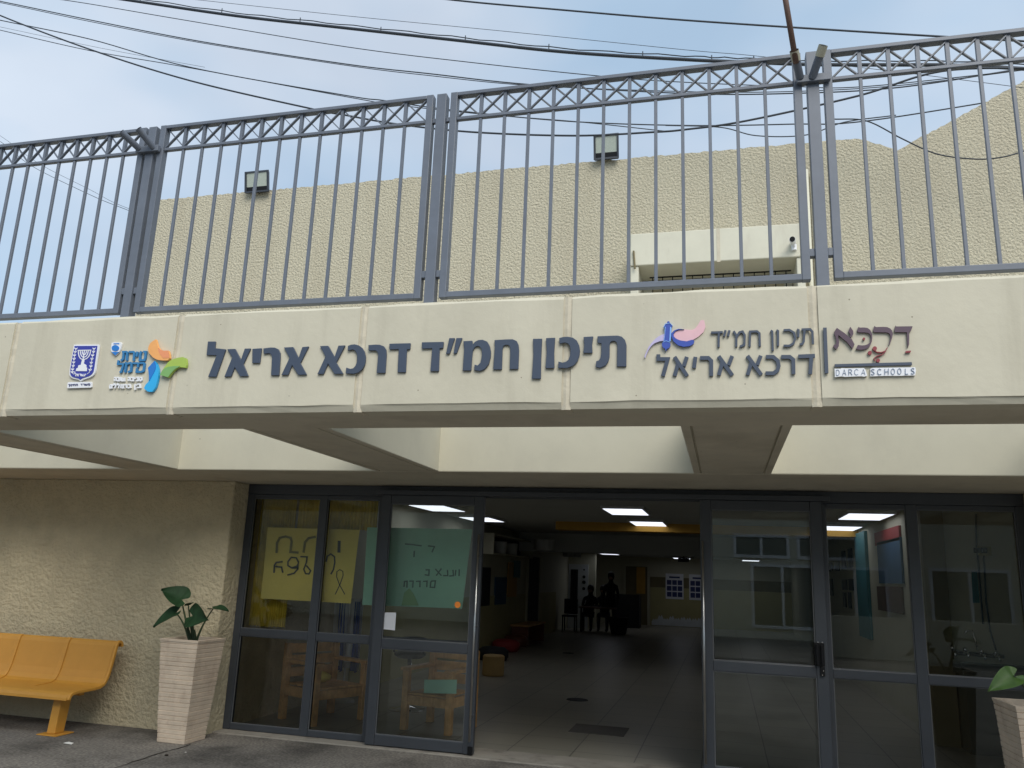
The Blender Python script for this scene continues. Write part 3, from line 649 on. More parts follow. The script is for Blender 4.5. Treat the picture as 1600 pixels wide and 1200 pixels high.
one('scroll_light_blue', tE, M['sky_blue'], sc, [[(580,262),(606,268),(592,530),(565,545)], [(478,262),(494,262),(482,420),(466,530),(455,530),(476,420)]], [[(455,270),(490,205),(580,190),(625,240)], [(440,560),(505,530),(575,560)]], 10, y0=LY0-.0075)  # light blue side stripes and edge lines of the scroll, the logo's own colour
CS = [[(395,105),(460,103)],[(438,105),(437,186)],[(475,92),(467,126)],[(497,92),(489,126)],[(520,97),(536,122),(535,184)],[(537,130),(552,104),(570,99),(582,120),(580,172),(556,183)],
 [(606,100),(650,98),(664,110),(666,182)],[(612,102),(609,184)],[(726,94),(735,100),(738,206)],[(758,92),(767,97),(767,180)],[(798,92),(830,90),(855,105),(863,135),(853,165),(830,178),(798,178)],[(872,88),(881,92),(880,130)],
 [(898,88),(945,86),(958,100),(961,169)],[(914,92),(910,155),(902,168),(888,171)]]
for st in CS:
    m = MB(); put(m, tC, [], [st], 12, LY0, LY1); m.build('letter', M['letter'], lg)
CB = [[[(102,226),(102,252),(154,252),(127,347)]], [[(192,240),(262,346)],[(260,240),(243,292)],[(213,272),(192,346)]], [[(308,240),(300,302)]], [[(334,246),(380,246),(396,262),(396,346)]],
 [[(437,236),(513,342)],[(512,235),(492,287)],[(458,268),(438,342)]], [[(597,234),(674,340)],[(671,233),(651,285)],[(620,266),(598,341)]],
 [[(700,240),(740,240),(766,262),(771,290),(764,315),(742,331),(698,331)]], [[(785,240),(832,240),(852,256),(853,336)]], [[(880,238),(972,234)],[(952,240),(946,336)]]]
for st in CB:
    m = MB(); put(m, tC, [], st, 21, LY0, LY1); m.build('letter', M['letter'], lg)
one('divider_bar', tC, M['letter'], lg, [[(1018,78),(1037,78),(1047,330),(1027,332)]])

# network logo on the right
nl = thing('network_logo', (.78, YF-.02, 2.65), 'maroon Hebrew letters with red vine above white Latin plate, rightmost logo', 'logo')
tD = T((1290,490), 10, LY0)
for pl in [[(1095,185),(1105,200),(1360,197),(1345,240),(1330,275),(1303,290),(1308,380),(1305,480),(1285,535),(1275,400),(1270,290),(1080,288),(1078,255)],
 [(765,190),(785,210),(900,207),(960,210),(1010,232),(1040,265),(1052,310),(1040,380),(1000,490),(985,490),(1010,410),(1015,350),(1000,315),(975,298),(940,292),(760,290),(742,265)],
 [(515,205),(530,218),(600,217),(655,224),(700,258),(725,320),(730,380),(722,440),(690,510),(650,542),(600,560),(550,567),(475,555),(505,490),(570,498),(620,492),(660,478),(695,445),(708,400),(708,350),(690,318),(660,300),(610,294),(510,292),(492,268)],
 [(175,222),(290,300),(410,400),(452,480),(420,552),(330,440),(200,335),(195,380),(212,430),(205,510),(165,560),(120,515),(130,485),(165,480),(165,400),(140,320),(135,285)], [(385,205),(430,270),(435,320),(400,372),(378,368),(390,335),(355,280)]]:
    m = MB(); put(m, tD, [pl], y0=LY0, y1=LY1); m.build('letter', M['maroon'], nl)
one('vine', tD, M['dkred'], nl, [circ(600,393,20), circ(768,545,34), circ(692,612,32), circ(820,730,30), [(1255,583),(1337,577),(1326,607),(1245,610)]], [[(968,530),(930,585),(870,606),(800,600),(755,565)], [(940,590),(880,640),(800,665),(758,698),(768,738)]], 13)
one('underline_bar', tD, M['letter'], nl, [[(142,790),(1345,758),(1352,802),(145,832)]])
pl_ = one('name_plate', tD, M['white'], nl, [[(140,862),(230,862),(250,852),(330,856),(600,852),(625,880),(650,972),(600,985),(560,978),(300,988),(255,980),(145,992)], [(700,862),(740,848),(1290,840),(1400,840),(1412,890),(1400,965),(1230,968),(1150,972),(940,972),(700,980)]])
DS = [[(165,880),(165,968)],[(165,882),(195,882),(212,905),(212,945),(195,966),(165,968)],[(262,965),(290,875),(318,963)],[(272,935),(308,935)],[(360,965),(360,876),(395,876),(410,896),(395,920),(362,920)],[(385,920),(414,962)],
 [(507,885),(480,870),(455,890),(452,940),(475,962),(507,950)],[(555,960),(590,872),(615,958)],[(566,930),(606,930)],[(762,880),(735,868),(713,885),(725,905),(750,918),(762,940),(740,958),(710,948)],[(867,880),(840,866),(815,885),(812,935),(838,957),(869,945)],
 [(925,865),(925,955)],[(980,862),(980,953)],[(927,910),(978,908)],circ(1050,908,28,14,44)+[(1078,908)],circ(1152,903,28,14,44)+[(1180,903)],[(1245,862),(1245,948),(1288,945)],[(1385,868),(1360,853),(1335,870),(1345,892),(1375,905),(1387,928),(1362,945),(1333,935)]]
one('plate_text', tD, M['greyprint'], pl_, [], DS, 9, LY0-.003, LY0-.0002)

# state emblem plaque
em = thing('state_emblem', at(130,600,YF-.02), 'blue shield plaque with white menorah and olive branches over caption plate', 'emblem')
tG = T((100,530), 14.628, LY0)
SH = [(230,125),(800,125),(790,230),(775,330),(745,520),(720,700),(705,760),(680,810),(640,845),(600,870),(430,925),(380,965),(340,930),(200,895),(155,865),(130,825),(125,770),(130,700),(140,620),(185,370)]
SI = [(252,158),(768,155),(760,230),(745,330),(718,520),(692,690),(678,750),(652,790),(620,820),(585,843),(430,893),(380,930),(348,902),(218,868),(180,845),(160,812),(152,765),(156,700),(166,620),(208,370)]
e1 = one('shield', tG, M['white'], em, [SH]); one('shield_field', tG, M['blue'], e1, [SI], y0=LY0-.003, y1=LY0-.0002)
MN = [[(345,262),(345,330),(358,390),(385,440),(430,468),(470,470),(530,450),(580,405),(610,345),(622,262)]]
MN2 = [[(388,262),(395,340),(420,395),(450,418),(480,418),(520,400),(555,350),(572,262)], [(432,262),(436,325),(455,358),(475,365),(502,352),(524,310),(530,262)], [(485,262),(470,350),(455,470)]]
sp_ = one('menorah', tG, M['white'], e1, [[(428,475),(485,475),(468,560),(530,598),(525,645),(545,658),(535,735),(283,732),(300,672),(332,662),(345,602),(398,592)]], MN+MN2+[[(330,262),(640,256)]], 19, LY0-.006, LY0-.0034)
OL = []; SS = []
for path in ([(288,215),(272,290),(257,370),(247,450),(236,530),(226,610),(214,690),(205,750)], [(702,215),(692,290),(672,370),(655,450),(640,540),(632,620),(615,700)]):
    for x, y in path:
        OL += [[(x,y+34),(x-30,y+8),(x-32,y-22),(x-8,y+4)], [(x,y+34),(x+30,y+8),(x+32,y-22),(x+8,y+4)]]
    SS.append(path)
SS += [[(205,750),(215,785),(242,808)], [(615,700),(590,770),(540,805)]]
one('olive_branches', tG, M['white'], e1, OL, SS, 9, LY0-.006, LY0-.0034)
one('shield_text', tG, M['white'], e1, [], [[(262,745),(268,800),(302,800),(278,852)],[(312,797),(352,852)],[(348,797),(336,822)],[(322,815),(312,852)],[(365,802),(395,802),(400,850)],[(415,800),(425,846),(488,844),(495,797)],[(455,799),(445,842)],[(512,797),(508,820)]], 15, LY0-.006, LY0-.0034)
e2 = one('caption_plate', tG, M['white'], em, [[(85,1000),(100,985),(620,975),(634,990),(630,1090),(610,1105),(85,1120),(72,1105)]])
one('caption_text', tG, M['navy'], e2, [], [[(105,1035),(132,1034),(129,1092)],[(150,1033),(151,1072)],[(165,1033),(185,1033),(184,1070),(165,1071)],[(205,1032),(205,1050)],[(224,1070),(224,1033),(258,1031),(259,1069)],[(278,1031),(315,1029),(319,1066)],[(286,1046),(284,1067)],[(385,1026),(427,1023)],[(415,1028),(413,1062)],[(440,1024),(470,1023),(472,1060)],[(490,1020),(496,1056),(535,1054),(540,1018)],[(515,1020),(511,1052)],[(560,1056),(563,1020),(592,1018),(602,1032),(598,1053),(575,1055)]], 12, LY0-.003, LY0-.0002)

# town logo
tn = thing('town_logo', at(225,605,YF-.02), 'town logo of orange, lime and blue petals beside blue Hebrew words', 'logo')
tH = T((160,525), 11.4286, LY0)
pt = one('petal', tH, M['orange'], tn, [[(965,65),(915,95),(870,130),(842,180),(830,230),(835,275),(855,320),(920,390),(970,418),(1020,435),(1100,442),(1180,440),(1215,400),(1208,330),(1190,265),(1110,268),(1065,252),(1030,230),(1005,195),(990,150)]], y0=LY0-.006, lab='orange petal')
one('petal_dark_part', tH, M['orange2'], pt, [[(1012,210),(1030,230),(1065,252),(1110,268),(1190,265),(1208,330),(1213,398),(1100,400),(1040,330),(1015,270)]], y0=LY0-.0085, y1=LY0-.0064)  # darker part of each two-tone petal, the logo's own colour
pt = one('petal', tH, M['green'], tn, [[(1040,700),(1068,645),(1100,590),(1140,530),(1180,480),(1225,442),(1280,415),(1360,393),(1450,380),(1500,400),(1512,460),(1515,520),(1500,570),(1400,560),(1355,572),(1320,590),(1285,620),(1250,660),(1185,745)]], y0=LY0-.006, lab='lime green petal')
one('petal_dark_part', tH, M['green2'], pt, [[(1043,700),(1090,615),(1130,580),(1190,555),(1300,542),(1400,546),(1355,572),(1320,590),(1285,620),(1250,660),(1185,743)]], y0=LY0-.0085, y1=LY0-.0064)
pt = one('petal', tH, M['cyan'], tn, [[(945,450),(970,482),(990,520),(1008,580),(1015,640),(1012,710),(1000,780),(983,850),(960,920),(930,965),(900,1000),(860,1000),(820,995),(755,940),(780,880),(835,820),(848,770),(850,720),(843,645),(830,575)]], y0=LY0-.006, lab='blue petal')
one('petal_dark_part', tH, M['cyan2'], pt, [[(945,452),(968,500),(972,560),(955,620),(920,690),(885,750),(853,810),(849,770),(850,720),(843,645),(831,575)]], y0=LY0-.0085, y1=LY0-.0064)
W1 = [[(350,282),(425,282),(440,295),(430,435)],[(378,290),(365,410),(330,440)],[(470,282),(550,282),(565,296),(550,440)],[(622,276),(605,365)],[(690,270),(670,330),(662,432),(745,430),(762,380),(772,282),(728,280)],
      [(285,432),(275,500),(375,498),(330,640),(305,645)],[(400,475),(428,490),(400,650)],[(428,500),(500,478),(520,492),(505,625),(455,645)],[(545,486),(625,484),(640,498),(625,560)],[(655,482),(730,480),(745,495),(730,620),(690,638),(605,638),(615,570)]]
for st in W1:
    m = MB(); put(m, tH, [], [st], 34, LY0, LY1); m.build('letter', M['teal_letter'], tn)
one('slogan', tH, M['white'], tn, [], [[(205,740),(240,740),(244,802)],[(213,765),(210,802)],[(262,740),(292,740),(296,797)],[(258,799),(306,797)],[(318,740),(324,745),(323,802)],[(345,742),(345,800),(388,798),(394,742)],
      [(452,740),(486,738),(491,802)],[(460,765),(457,802)],[(510,740),(545,738),(548,796)],[(506,799),(562,797)],[(577,738),(575,768)],[(600,738),(632,736),(637,796)],[(596,799),(648,797)],[(658,740),(700,738),(696,785),(676,800),(662,786),(659,745)],
      [(130,872),(166,870),(164,926),(130,928),(131,880)],[(187,866),(186,892)],[(205,842),(207,872),(242,870),(218,932)],[(267,842),(269,872),(306,870),(282,932)],[(330,932),(337,872),(366,870),(372,926),(350,930)],[(390,870),(425,868),(430,928)],[(450,867),(490,866),(496,918),(450,927)],
      [(577,860),(578,962)],[(601,860),(600,888)],[(622,860),(664,858),(671,918)],[(612,922),(684,918)]], 21, LY0, LY1)
bd = one('badge', tH, M['white'], tn, [[(168,122),(200,113),(330,113),(342,138),(332,190),(320,240),(300,285),(235,352),(165,278),(150,250)]])
one('badge_mark', tH, M['cyan2'], bd, [circ(238,218,66,18,54), [(165,287),(305,283),(235,348)]], [[(205,140),(305,138)]], 16, LY0-.003, LY0-.0002)

# ------------------------------------------------------------------ orange bench
XE = -5.92
bench = thing('metal_bench', (-7.5, 7.0, 0), 'orange perforated metal bench on pedestal foot against the stucco wall', 'bench')
bp_ = [(7.402,.770),(7.392,.800),(7.370,.822),(7.338,.828),(7.312,.815),(7.296,.78),(7.272,.66),(7.245,.54),(7.222,.475),(7.195,.435),(7.150,.416),(7.06,.410),(6.95,.408),(6.85,.404),(6.80,.398),(6.772,.380),(6.760,.355),(6.758,.332)]
def sheet(x0, x1, pf, th):
    m = MB(); n = len(pf); off = []
    for i in range(n):
        a = Vector(pf[max(0,i-1)]); c = Vector(pf[min(n-1,i+1)]); d = (c-a).normalized(); off.append((pf[i][0]+d.y*th, pf[i][1]-d.x*th))
    ring = pf+off[::-1]; vs = [(x0,p[0],p[1]) for p in ring]+[(x1,p[0],p[1]) for p in ring]; k = len(ring)
    fs = [(i, (i+1)%k, (i+1)%k+k, i+k) for i in range(k)]
    for i in range(n-1): fs += [(i, k-1-i, k-2-i, i+1)]; fs += [(i+k, i+1+k, k-2-i+k, k-1-i+k)]
    m.add(vs, fs); return m
sheet(-8.9, XE-.031, bp_, -.008).build('seat', M['perf'], bench)
rim = sheet(XE-.030, XE, [(y, z+.006) for y, z in bp_], -.030); rim.build('seat_rim', M['bench'], bench, bevel=.006)
for x in (-6.52, -7.13, -7.73, -8.33):
    sheet(x-.026, x+.026, [(y-.009, z+.006) for y, z in bp_[3:13]], -.008).build('seam', M['bench'], bench, bevel=.004)
for xp in (-6.16, -7.66):
    l = MB(); l.hexa([(xp-.045,6.86,.012),(xp+.045,6.86,.012),(xp+.045,6.98,.012),(xp-.045,6.98,.012)], [(xp-.045,6.89,.36),(xp+.045,6.89,.36),(xp+.045,7.02,.36),(xp-.045,7.02,.36)])
    l.build('leg', M['bench'], bench, bevel=.008)
    l = MB(); l.box(xp-.11, xp+.11, 6.81, 7.04, .001, .011); l.build('base_plate', M['bench'], bench, bevel=.003)
    l = MB(); l.box(xp-.03, xp+.03, 6.84, 7.2, .362, .392); l.build('bracket', M['bench'], bench, bevel=.004)
l = MB(); l.box(-8.8, -6.0, 6.98, 7.04, .345, .385); l.build('support_rail', M['bench'], bench, bevel=.004)

# ------------------------------------------------------------------ planters
def planter(cx, cy, rot, lab):
    t = thing('stone_planter', (cx, cy, 0), lab, 'planter', 'tall tapered stone planters')
    H = .92; rows = 23; vs = []; fs = []
    def ring(h, z):
        cs = []
        for sx, sy in ((-1,-1),(1,-1),(1,1),(-1,1)):
            x, y = sx*h, sy*h; cs.append((cx+x*math.cos(rot)-y*math.sin(rot), cy+x*math.sin(rot)+y*math.cos(rot), z))
        return cs
    pr = []
    for k in range(rows):
        z0 = H*k/rows; z1 = H*(k+1)/rows; h0 = .148+.060*z0/H; h1 = .148+.060*z1/H; j = random.uniform(-.0015,.002)
        pr += [(h0-.005, z0), (h0+j+.001, z0+.004), (h1+j+.001, z1-.004), (h1-.005, z1-.0008)]
    pr += [(.212, H-.02), (.214, H), (.185, H), (.180, H-.07)]
    for h, z in pr: vs += ring(h, z)
    for i in range(len(pr)-1):
        for k in range(4): fs.append((i*4+k, i*4+(k+1)%4, (i+1)*4+(k+1)%4, (i+1)*4+k))
    fs.append((3,2,1,0)); m = MB(); m.add(vs, fs); m.build('pot', M['stone'], t, bevel=.0025, seg=1)
    s = MB(); r_ = ring(.181, H-.06); s.add(r_+[(cx,cy,H-.045)], [(0,1,4),(1,2,4),(2,3,4),(3,0,4)]); s.build('soil', M['soil'], t)
    return t
planter(-4.965, 7.17, rad(-2), 'tapered ribbed stone planter with dark leaves, left of the entrance')
planter(2.06, 6.60, rad(3), 'tapered ribbed stone planter at the lower right picture edge')
def leaf_mesh(m, base, tip, up, width, curl=.12, notch=.28):
    base, tip, up = Vector(base), Vector(tip), Vector(up).normalized(); ax = tip-base; Ln = ax.length; a = ax.normalized(); sd = a.cross(up).normalized(); n = sd.cross(a)
    prof_ = [(-notch,.30),(-notch*.75,.72),(-.1,.94),(.05,1.0),(.22,.97),(.42,.82),(.62,.60),(.80,.34),(.93,.12),(1.0,.0)]
    vs = []; fs = []
    for t, w in prof_:
        c = base + a*(Ln*max(t,0)) - n*(curl*Ln*max(t,0)**2)
        if t < 0: cc_ = base + a*(Ln*t) - n*(.04*Ln)
        for k in range(-3, 4):
            s = k/3
            if t < 0: vs.append((cc_ + sd*(s*width*w/2*(1 if abs(s) > .2 else .0)) + n*(width*.10*abs(s)) + a*(Ln*-t*(1-abs(s))*1.0)))
            else: vs.append(c + sd*(s*width*w/2) + n*(width*.16*abs(s)**1.5*(1-.3*t)))
    for i in range(len(prof_)-1):
        for k in range(6): q = i*7+k; fs.append((q,q+1,q+8,q+7))
    m.add(vs, fs)
def plant(name, loc, specs, lm, lab, cat):
    t = thing(name, loc, lab, cat)
    for (b0, mid, base, tip, up, w) in specs:
        s = MB(); P0, P1, P2 = Vector(b0), Vector(mid), Vector(base); pts = [P0*(1-u)**2+P1*2*u*(1-u)+P2*u*u for u in [k/8 for k in range(9)]]
        s.tube(pts, [.013-.008*k/8 for k in range(9)], 8); s.build('stem', M['stem'], t, smooth=True)
        l = MB(); leaf_mesh(l, base, tip, up, w); o = l.build('leaf', lm, t, smooth=True)
        sd = o.modifiers.new('thick', 'SOLIDIFY'); sd.thickness = .003
        ss = o.modifiers.new('sub', 'SUBSURF'); ss.levels = 1; ss.render_levels = 2
R0 = (-4.96, 7.16, .86)
A = lambda px, py, y: tuple(at(px, py, y))
plant('elephant_ear_plant', (-4.96,7.17,.86), [
  (R0, A(287,960,7.14), A(284,936,7.10), A(252,920,7.02), (.35,-.6,.7), .25),
  ((-4.98,7.15,.86), A(290,972,7.12), A(274,957,7.06), A(238,978,6.98), (-.35,-.75,.55), .19),
  ((-4.95,7.16,.86), A(302,978,7.14), A(300,962,7.08), A(323,968,6.98), (.25,-.95,.2), .24),
  ((-4.94,7.17,.86), A(315,975,7.2), A(334,950,7.22), A(357,952,7.16), (.1,-.30,.95), .13),
  ((-4.955,7.17,.86), A(297,970,7.16), A(294,945,7.12), A(302,940,7.06), (.3,-.3,.95), .07)], M['leaf'],
  'elephant ear plant with four dark green leaves in the left stone planter', 'plant')
tk = MB(); tk.tube([(-4.955,7.165,.85),(-4.952,7.16,.93),(-4.965,7.155,1.0)], [.026,.022,.014], 10); tk.build('stalk', M['stem'], [o for o in bpy.data.objects if o.name == 'elephant_ear_plant'][0], smooth=True)
plant('elephant_ear_plant', (2.06,6.60,.86), [
  ((2.05,6.60,.86), A(1612,1080,6.58), A(1584,1056,6.55), A(1545,1078,6.45), (-.25,-.9,.35), .15),
  ((2.06,6.60,.86), A(1640,1060,6.6), A(1630,1040,6.6), A(1660,1010,6.5), (.1,-.7,.6), .24),
  ((2.07,6.62,.86), (2.12,6.7,1.1), (2.15,6.75,1.2), (2.3,6.9,1.2), (0,0,1), .2)], M['leaf2'],
  'bright green leafy plant in the right stone planter by the glass', 'plant')

# ------------------------------------------------------------------ things inside the glass
def flat(name, corners, th, material, **kw):      # thin sheet with real thickness, corners in front plane (ccw from tl)
    c = [Vector(p) for p in corners]; n = (c[1]-c[0]).cross(c[3]-c[0]).normalized()
    if n.y > 0: n = -n
    m = MB(); m.add(c+[p-n*th for p in c], [(0,1,2,3),(7,6,5,4),(0,4,5,1),(1,5,6,2),(2,6,7,3),(3,7,4,0)]); return m.build(name, material, **kw)
YP = 7.925
def paper(name, cor, material, y, lab):
    """slightly buckled hanging sheet"""
    c = [at(px, py, y) for px, py in cor]; m = MB(); n = 8; k = 8; vs = []
    for th in (0, .0015):
        for j in range(k+1):
            for i in range(n+1):
                u, v = i/n, j/k; p = c[0].lerp(c[1], u).lerp(c[3].lerp(c[2], u), v)
                vs.append((p.x, y+th+.006*math.sin(u*5+v*2)*math.sin(v*3.1), p.z))
    N = (n+1)*(k+1); fs = []
    for j in range(k):
        for i in range(n):
            a = j*(n+1)+i; fs += [(a, a+n+1, a+n+2, a+1), (a+N, a+1+N, a+n+2+N, a+n+1+N)]
    m.add(vs, fs); o = m.build(name, material, smooth=True, label=lab, cat='poster'); return o
yp = paper('paper_poster', [(418,824),(562,828),(548,943),(407,935)], M['yellow_paper'], YP, 'yellow handwritten paper poster inside the left glazed screen')
tF = T((400,800), 4.4444, YP-.008)
def ink(name, parent, strokes, w, material):
    m = MB(); put(m, tF, [], strokes, w, YP-.010, YP-.008); return m.build(name, material, parent)
ink('ink', yp, [[(142,285),(146,215),(165,180),(205,170),(240,180),(247,205),(238,278),(295,282)], [(330,282),(340,210),(365,182),(415,172)]], 15, M['greymark'])
ink('ink', yp, [[(578,200),(576,282)]], 20, M['marker'])
ink('ink', yp, [[(125,422),(128,370),(142,350),(185,345)],[(135,378),(178,383),(186,422)],[(296,352),(280,318),(245,315),(222,345),(222,372),(248,388),(285,375),(297,345),(290,395),(265,425),(218,438)],[(308,310),(355,312),(350,350),(332,398),(345,428),(368,430),(380,408),(350,372)],[(487,345),(495,308),(520,292),(545,310),(547,350),(538,400),(520,432)]], 10, M['marker'])
ink('ink', yp, [[(550,572),(585,500),(605,440),(603,412),(582,400),(562,414),(560,450),(580,505),(617,572)]], 5, M['marker'])
gp_ = paper('paper_poster', [(574,824),(738,827),(722,951),(566,945)], M['green_paper'], YP, 'large mint green handwritten paper poster behind the left sliding leaf')
ink('ink', gp_, [[(1035,222),(1100,228),(1150,235)],[(1195,235),(1240,240),(1222,280)],[(1100,270),(1097,312)],[(1245,395),(1288,442)],[(1288,392),(1252,442)],[(1300,442),(1332,442),(1330,402)],[(1342,445),(1372,442),(1368,402)],[(1388,402),(1384,442)],[(1412,398),(1410,445)],[(1178,402),(1203,402),(1200,440),(1172,436)],[(1215,480),(1246,478),(1240,524),(1210,522),(1215,482)],[(1160,482),(1188,480),(1186,522)],[(1112,482),(1140,480),(1138,522)],[(1065,480),(1092,480),(1088,525)],[(1028,520),(1032,482),(1050,480),(1048,525)]], 9, M['marker2'])
gtri = MB(); put(gtri, tF, [[(1010,650),(1030,560),(1065,530),(1095,570),(1130,650)]], [], 1, YP-.009, YP-.007); gtri.build('painted_shape', M['green2'], gp_)
flat('paper_notice', [at(601,957,7.683), at(619,957,7.683), at(617,985,7.683), at(599,983,7.683)], .001, M['white'], label='small white notice stuck on the glass of the left sliding leaf', cat='notice')
q = at(715,945,7.684); s = MB(); s.prism([(q.x+.03*math.cos(k*math.pi/9), q.z+.03*math.sin(k*math.pi/9)) for k in range(18)], 7.682, 7.685); s.build('round_sticker', M['orange_dot'], label='round orange sticker on the glass of the left sliding leaf', cat='sticker')
# yellow fringe curtain
def curtain(x0, x1, y, z0, z1, n, material, amp=.02):
    m = MB(); vs = []; fs = []; N = n*6
    for i in range(N+1):
        x = x0+(x1-x0)*i/N; yy = y+amp*math.sin(i*2*math.pi/6)+random.uniform(-.004,.004); vs += [(x,yy,z0+random.uniform(-.01,.01)),(x,yy,z1)]
    for i in range(N): fs.append((2*i,2*i+2,2*i+3,2*i+1))
    m.add(vs, fs); return m
c_ = curtain(-4.93, -4.50, 8.06, 1.0, 2.55, 16, M['curtain']); o = c_.build('fringe_curtain', M['curtain'], label='yellow paper fringe curtain hanging low inside the far left pane', cat='curtain'); o.modifiers.new('t','SOLIDIFY').thickness = .002
c_ = curtain(-4.48, -3.55, 8.08, 2.03, 2.6, 26, M['curtain']); o = c_.build('fringe_curtain', M['curtain'], label='short yellow fringe strip along the top behind the yellow poster', cat='curtain'); o.modifiers.new('t','SOLIDIFY').thickness = .002
# flag on a stand
fl = thing('draped_flag', (-4.55,9.9,0), 'white flag with blue stripes draped on a stand behind the glass', 'flag')
def cloth(x0, x1, z0, z1, y, name, material, par, dy=0):
    m = MB(); vs = []; fs = []; n = 20
    for i in range(n+1):
        u = i/n; x = x0+(x1-x0)*u
        for j in range(5): v = j/4; vs.append((x+.03*v*math.sin(u*9), y+dy+.035*math.sin(u*16+v), z1+(z0-z1)*v-.06*u*v))
    for i in range(n):
        for j in range(4): a = i*5+j; fs.append((a,a+1,a+6,a+5))
    m.add(vs, fs); o = m.build(name, material, par, smooth=True); o.modifiers.new('t','SOLIDIFY').thickness = .003
cloth(-4.85,-4.45,.45,1.25,9.9,'cloth',M['white'],fl); cloth(-4.78,-4.70,.42,1.24,9.9,'stripe',M['bluewhite'],fl,-.006); cloth(-4.57,-4.50,.42,1.22,9.9,'stripe',M['bluewhite'],fl,-.006)
m = MB(); m.tube([(-4.65,9.93,.02),(-4.65,9.93,1.6)], .014, 8); m.lathe((-4.65,9.93,0), [(.16,.005),(.15,.03),(.02,.05)], 16); m.build('stand', M['steel'], fl)
# pine armchairs
def pine_chair(cx, cy, w, rot, lab):
    t = thing('pine_armchair', (0,0,0), lab, 'armchair', 'pine armchairs inside the entrance')
    d = .62; hw = w/2; m = MB()
    for sx in (-1, 1):
        x = sx*(hw-.035)
        for y, h in ((-d/2+.035, .60), (d/2-.035, .80)):
            l = MB(); l.box(x-.035, x+.035, y-.035, y+.035, .006, h); l.build('leg', M['pine'], t, bevel=.006)
        l = MB(); l.box(x-.05, x+.05, -d/2-.03, d/2-.07, .601, .636); l.build('armrest', M['pine'], t, bevel=.006)
        l = MB(); l.box(x-.02, x+.02, -d/2+.071, d/2-.071, .26, .36); l.build('side_rail', M['pine'], t, bevel=.004)
    l = MB()
    for k in range(5): l.box(-hw+.072, hw-.072, -d/2+.01+k*.112, -d/2+.11+k*.112, .362, .386)
    l.build('seat', M['pine'], t, bevel=.004)
    l = MB()
    for k in range(3): l.box(-hw+.072, hw-.072, d/2-.05, d/2-.022, .44+k*.125, .54+k*.125)
    l.build('backrest', M['pine'], t, bevel=.004)
    l = MB(); l.box(-hw+.072, hw-.072, -d/2+.015, -d/2+.04, .26, .355); l.build('front_rail', M['pine'], t, bevel=.004)
    t.location = (cx, cy, 0); t.rotation_euler.z = rot; return t
pine_chair(-4.31, 8.72, .72, rad(64), 'pine armchair left of the other, behind the far left lower panes')
pine_chair(-2.98, 8.80, .60, rad(-10), 'wide pine armchair with mint paper on it, behind the left sliding leaf')
cu = MB(); cu.lathe((-4.42,8.74,.39), [(.10,0),(.15,.03),(.15,.07),(.09,.10)], 14); cu.build('round_cushion', M['yellow_paper'], smooth=True, label='small pale yellow cushion on the left pine armchair seat', cat='cushion')
flat('paper_sheet', [at(663,1062,8.42), at(714,1062,8.42), at(713,1084,8.42), at(662,1083,8.42)], .002, M['green_paper'], label='mint green paper sheet hung on the wide pine armchair front', cat='paper')
st = thing('bar_stool', (-3.72,9.75,0), 'round chrome based stool with black ring back behind the armchairs', 'stool')
m = MB(); m.lathe((-3.72,9.75,0), [(.22,.006),(.21,.02),(.05,.05),(.03,.06)], 24); m.build('base', M['sinksteel'], st, smooth=True)
m = MB(); m.tube([(-3.72,9.75,.05),(-3.72,9.75,.62)], .026, 12); m.build('column', M['sinksteel'], st, smooth=True)
m = MB(); m.lathe((-3.72,9.75,.60), [(.15,0),(.19,.03),(.19,.06),(.15,.08)], 20); m.build('seat', M['black'], st, smooth=True)
m = MB(); m.tube([(-3.72+.2*math.cos(rad(a)), 9.75+.2*math.sin(rad(a)), .80+.02*math.sin(rad(a))) for a in range(-20,201,20)], .016, 8); m.tube([(-3.53,9.70,.66),(-3.53,9.70,.80)], .012, 8); m.tube([(-3.91,9.70,.66),(-3.91,9.70,.80)], .012, 8); m.build('backrest', M['black'], st, smooth=True)

# ceiling panels
def lamp(x, y, z, wx=.62, wy=1.15):
    t = thing('ceiling_light', (x+wx/2, y+wy/2, z), '', 'ceiling light', 'ceiling light panels')
    m = MB(); m.box(x, x+wx, y, y+wy, z-.045, z-.001); m.build('frame', M['lampbody'], t, bevel=.004)
    m = MB(); m.box(x+.03, x+wx-.03, y+.03, y+wy-.03, z-.049, z-.0455); m.build('diffuser', M['lamp'], t); return t
for (x, y, lab) in ((-4.70,11.75,'lit ceiling panel over the left leaf, nearer of its pair'),(-4.68,14.2,'lit ceiling panel seen left of the doorway opening, farther of its pair'),(-1.70,11.70,'lit ceiling panel in the doorway opening, nearer and higher one'),
                    (-1.60,14.35,'lit ceiling panel in the doorway opening just before the mustard beam'),(1.62,11.75,'lit ceiling panel behind the right glazed screen, nearer one'),(1.62,14.4,'lit ceiling panel behind the right glazed screen, farther one')):
    relabel(lamp(x, y, 2.651), lab)
for (x, y, lab) in ((-3.9,26.3,'small far lit panel above the seated people'),(-1.7,28.8,'small far lit panel above the back wall posters'),(.6,28.8,'small far lit panel seen through the right sliding leaf')):
    relabel(lamp(x, y, 2.419, .6, 1.1), lab)

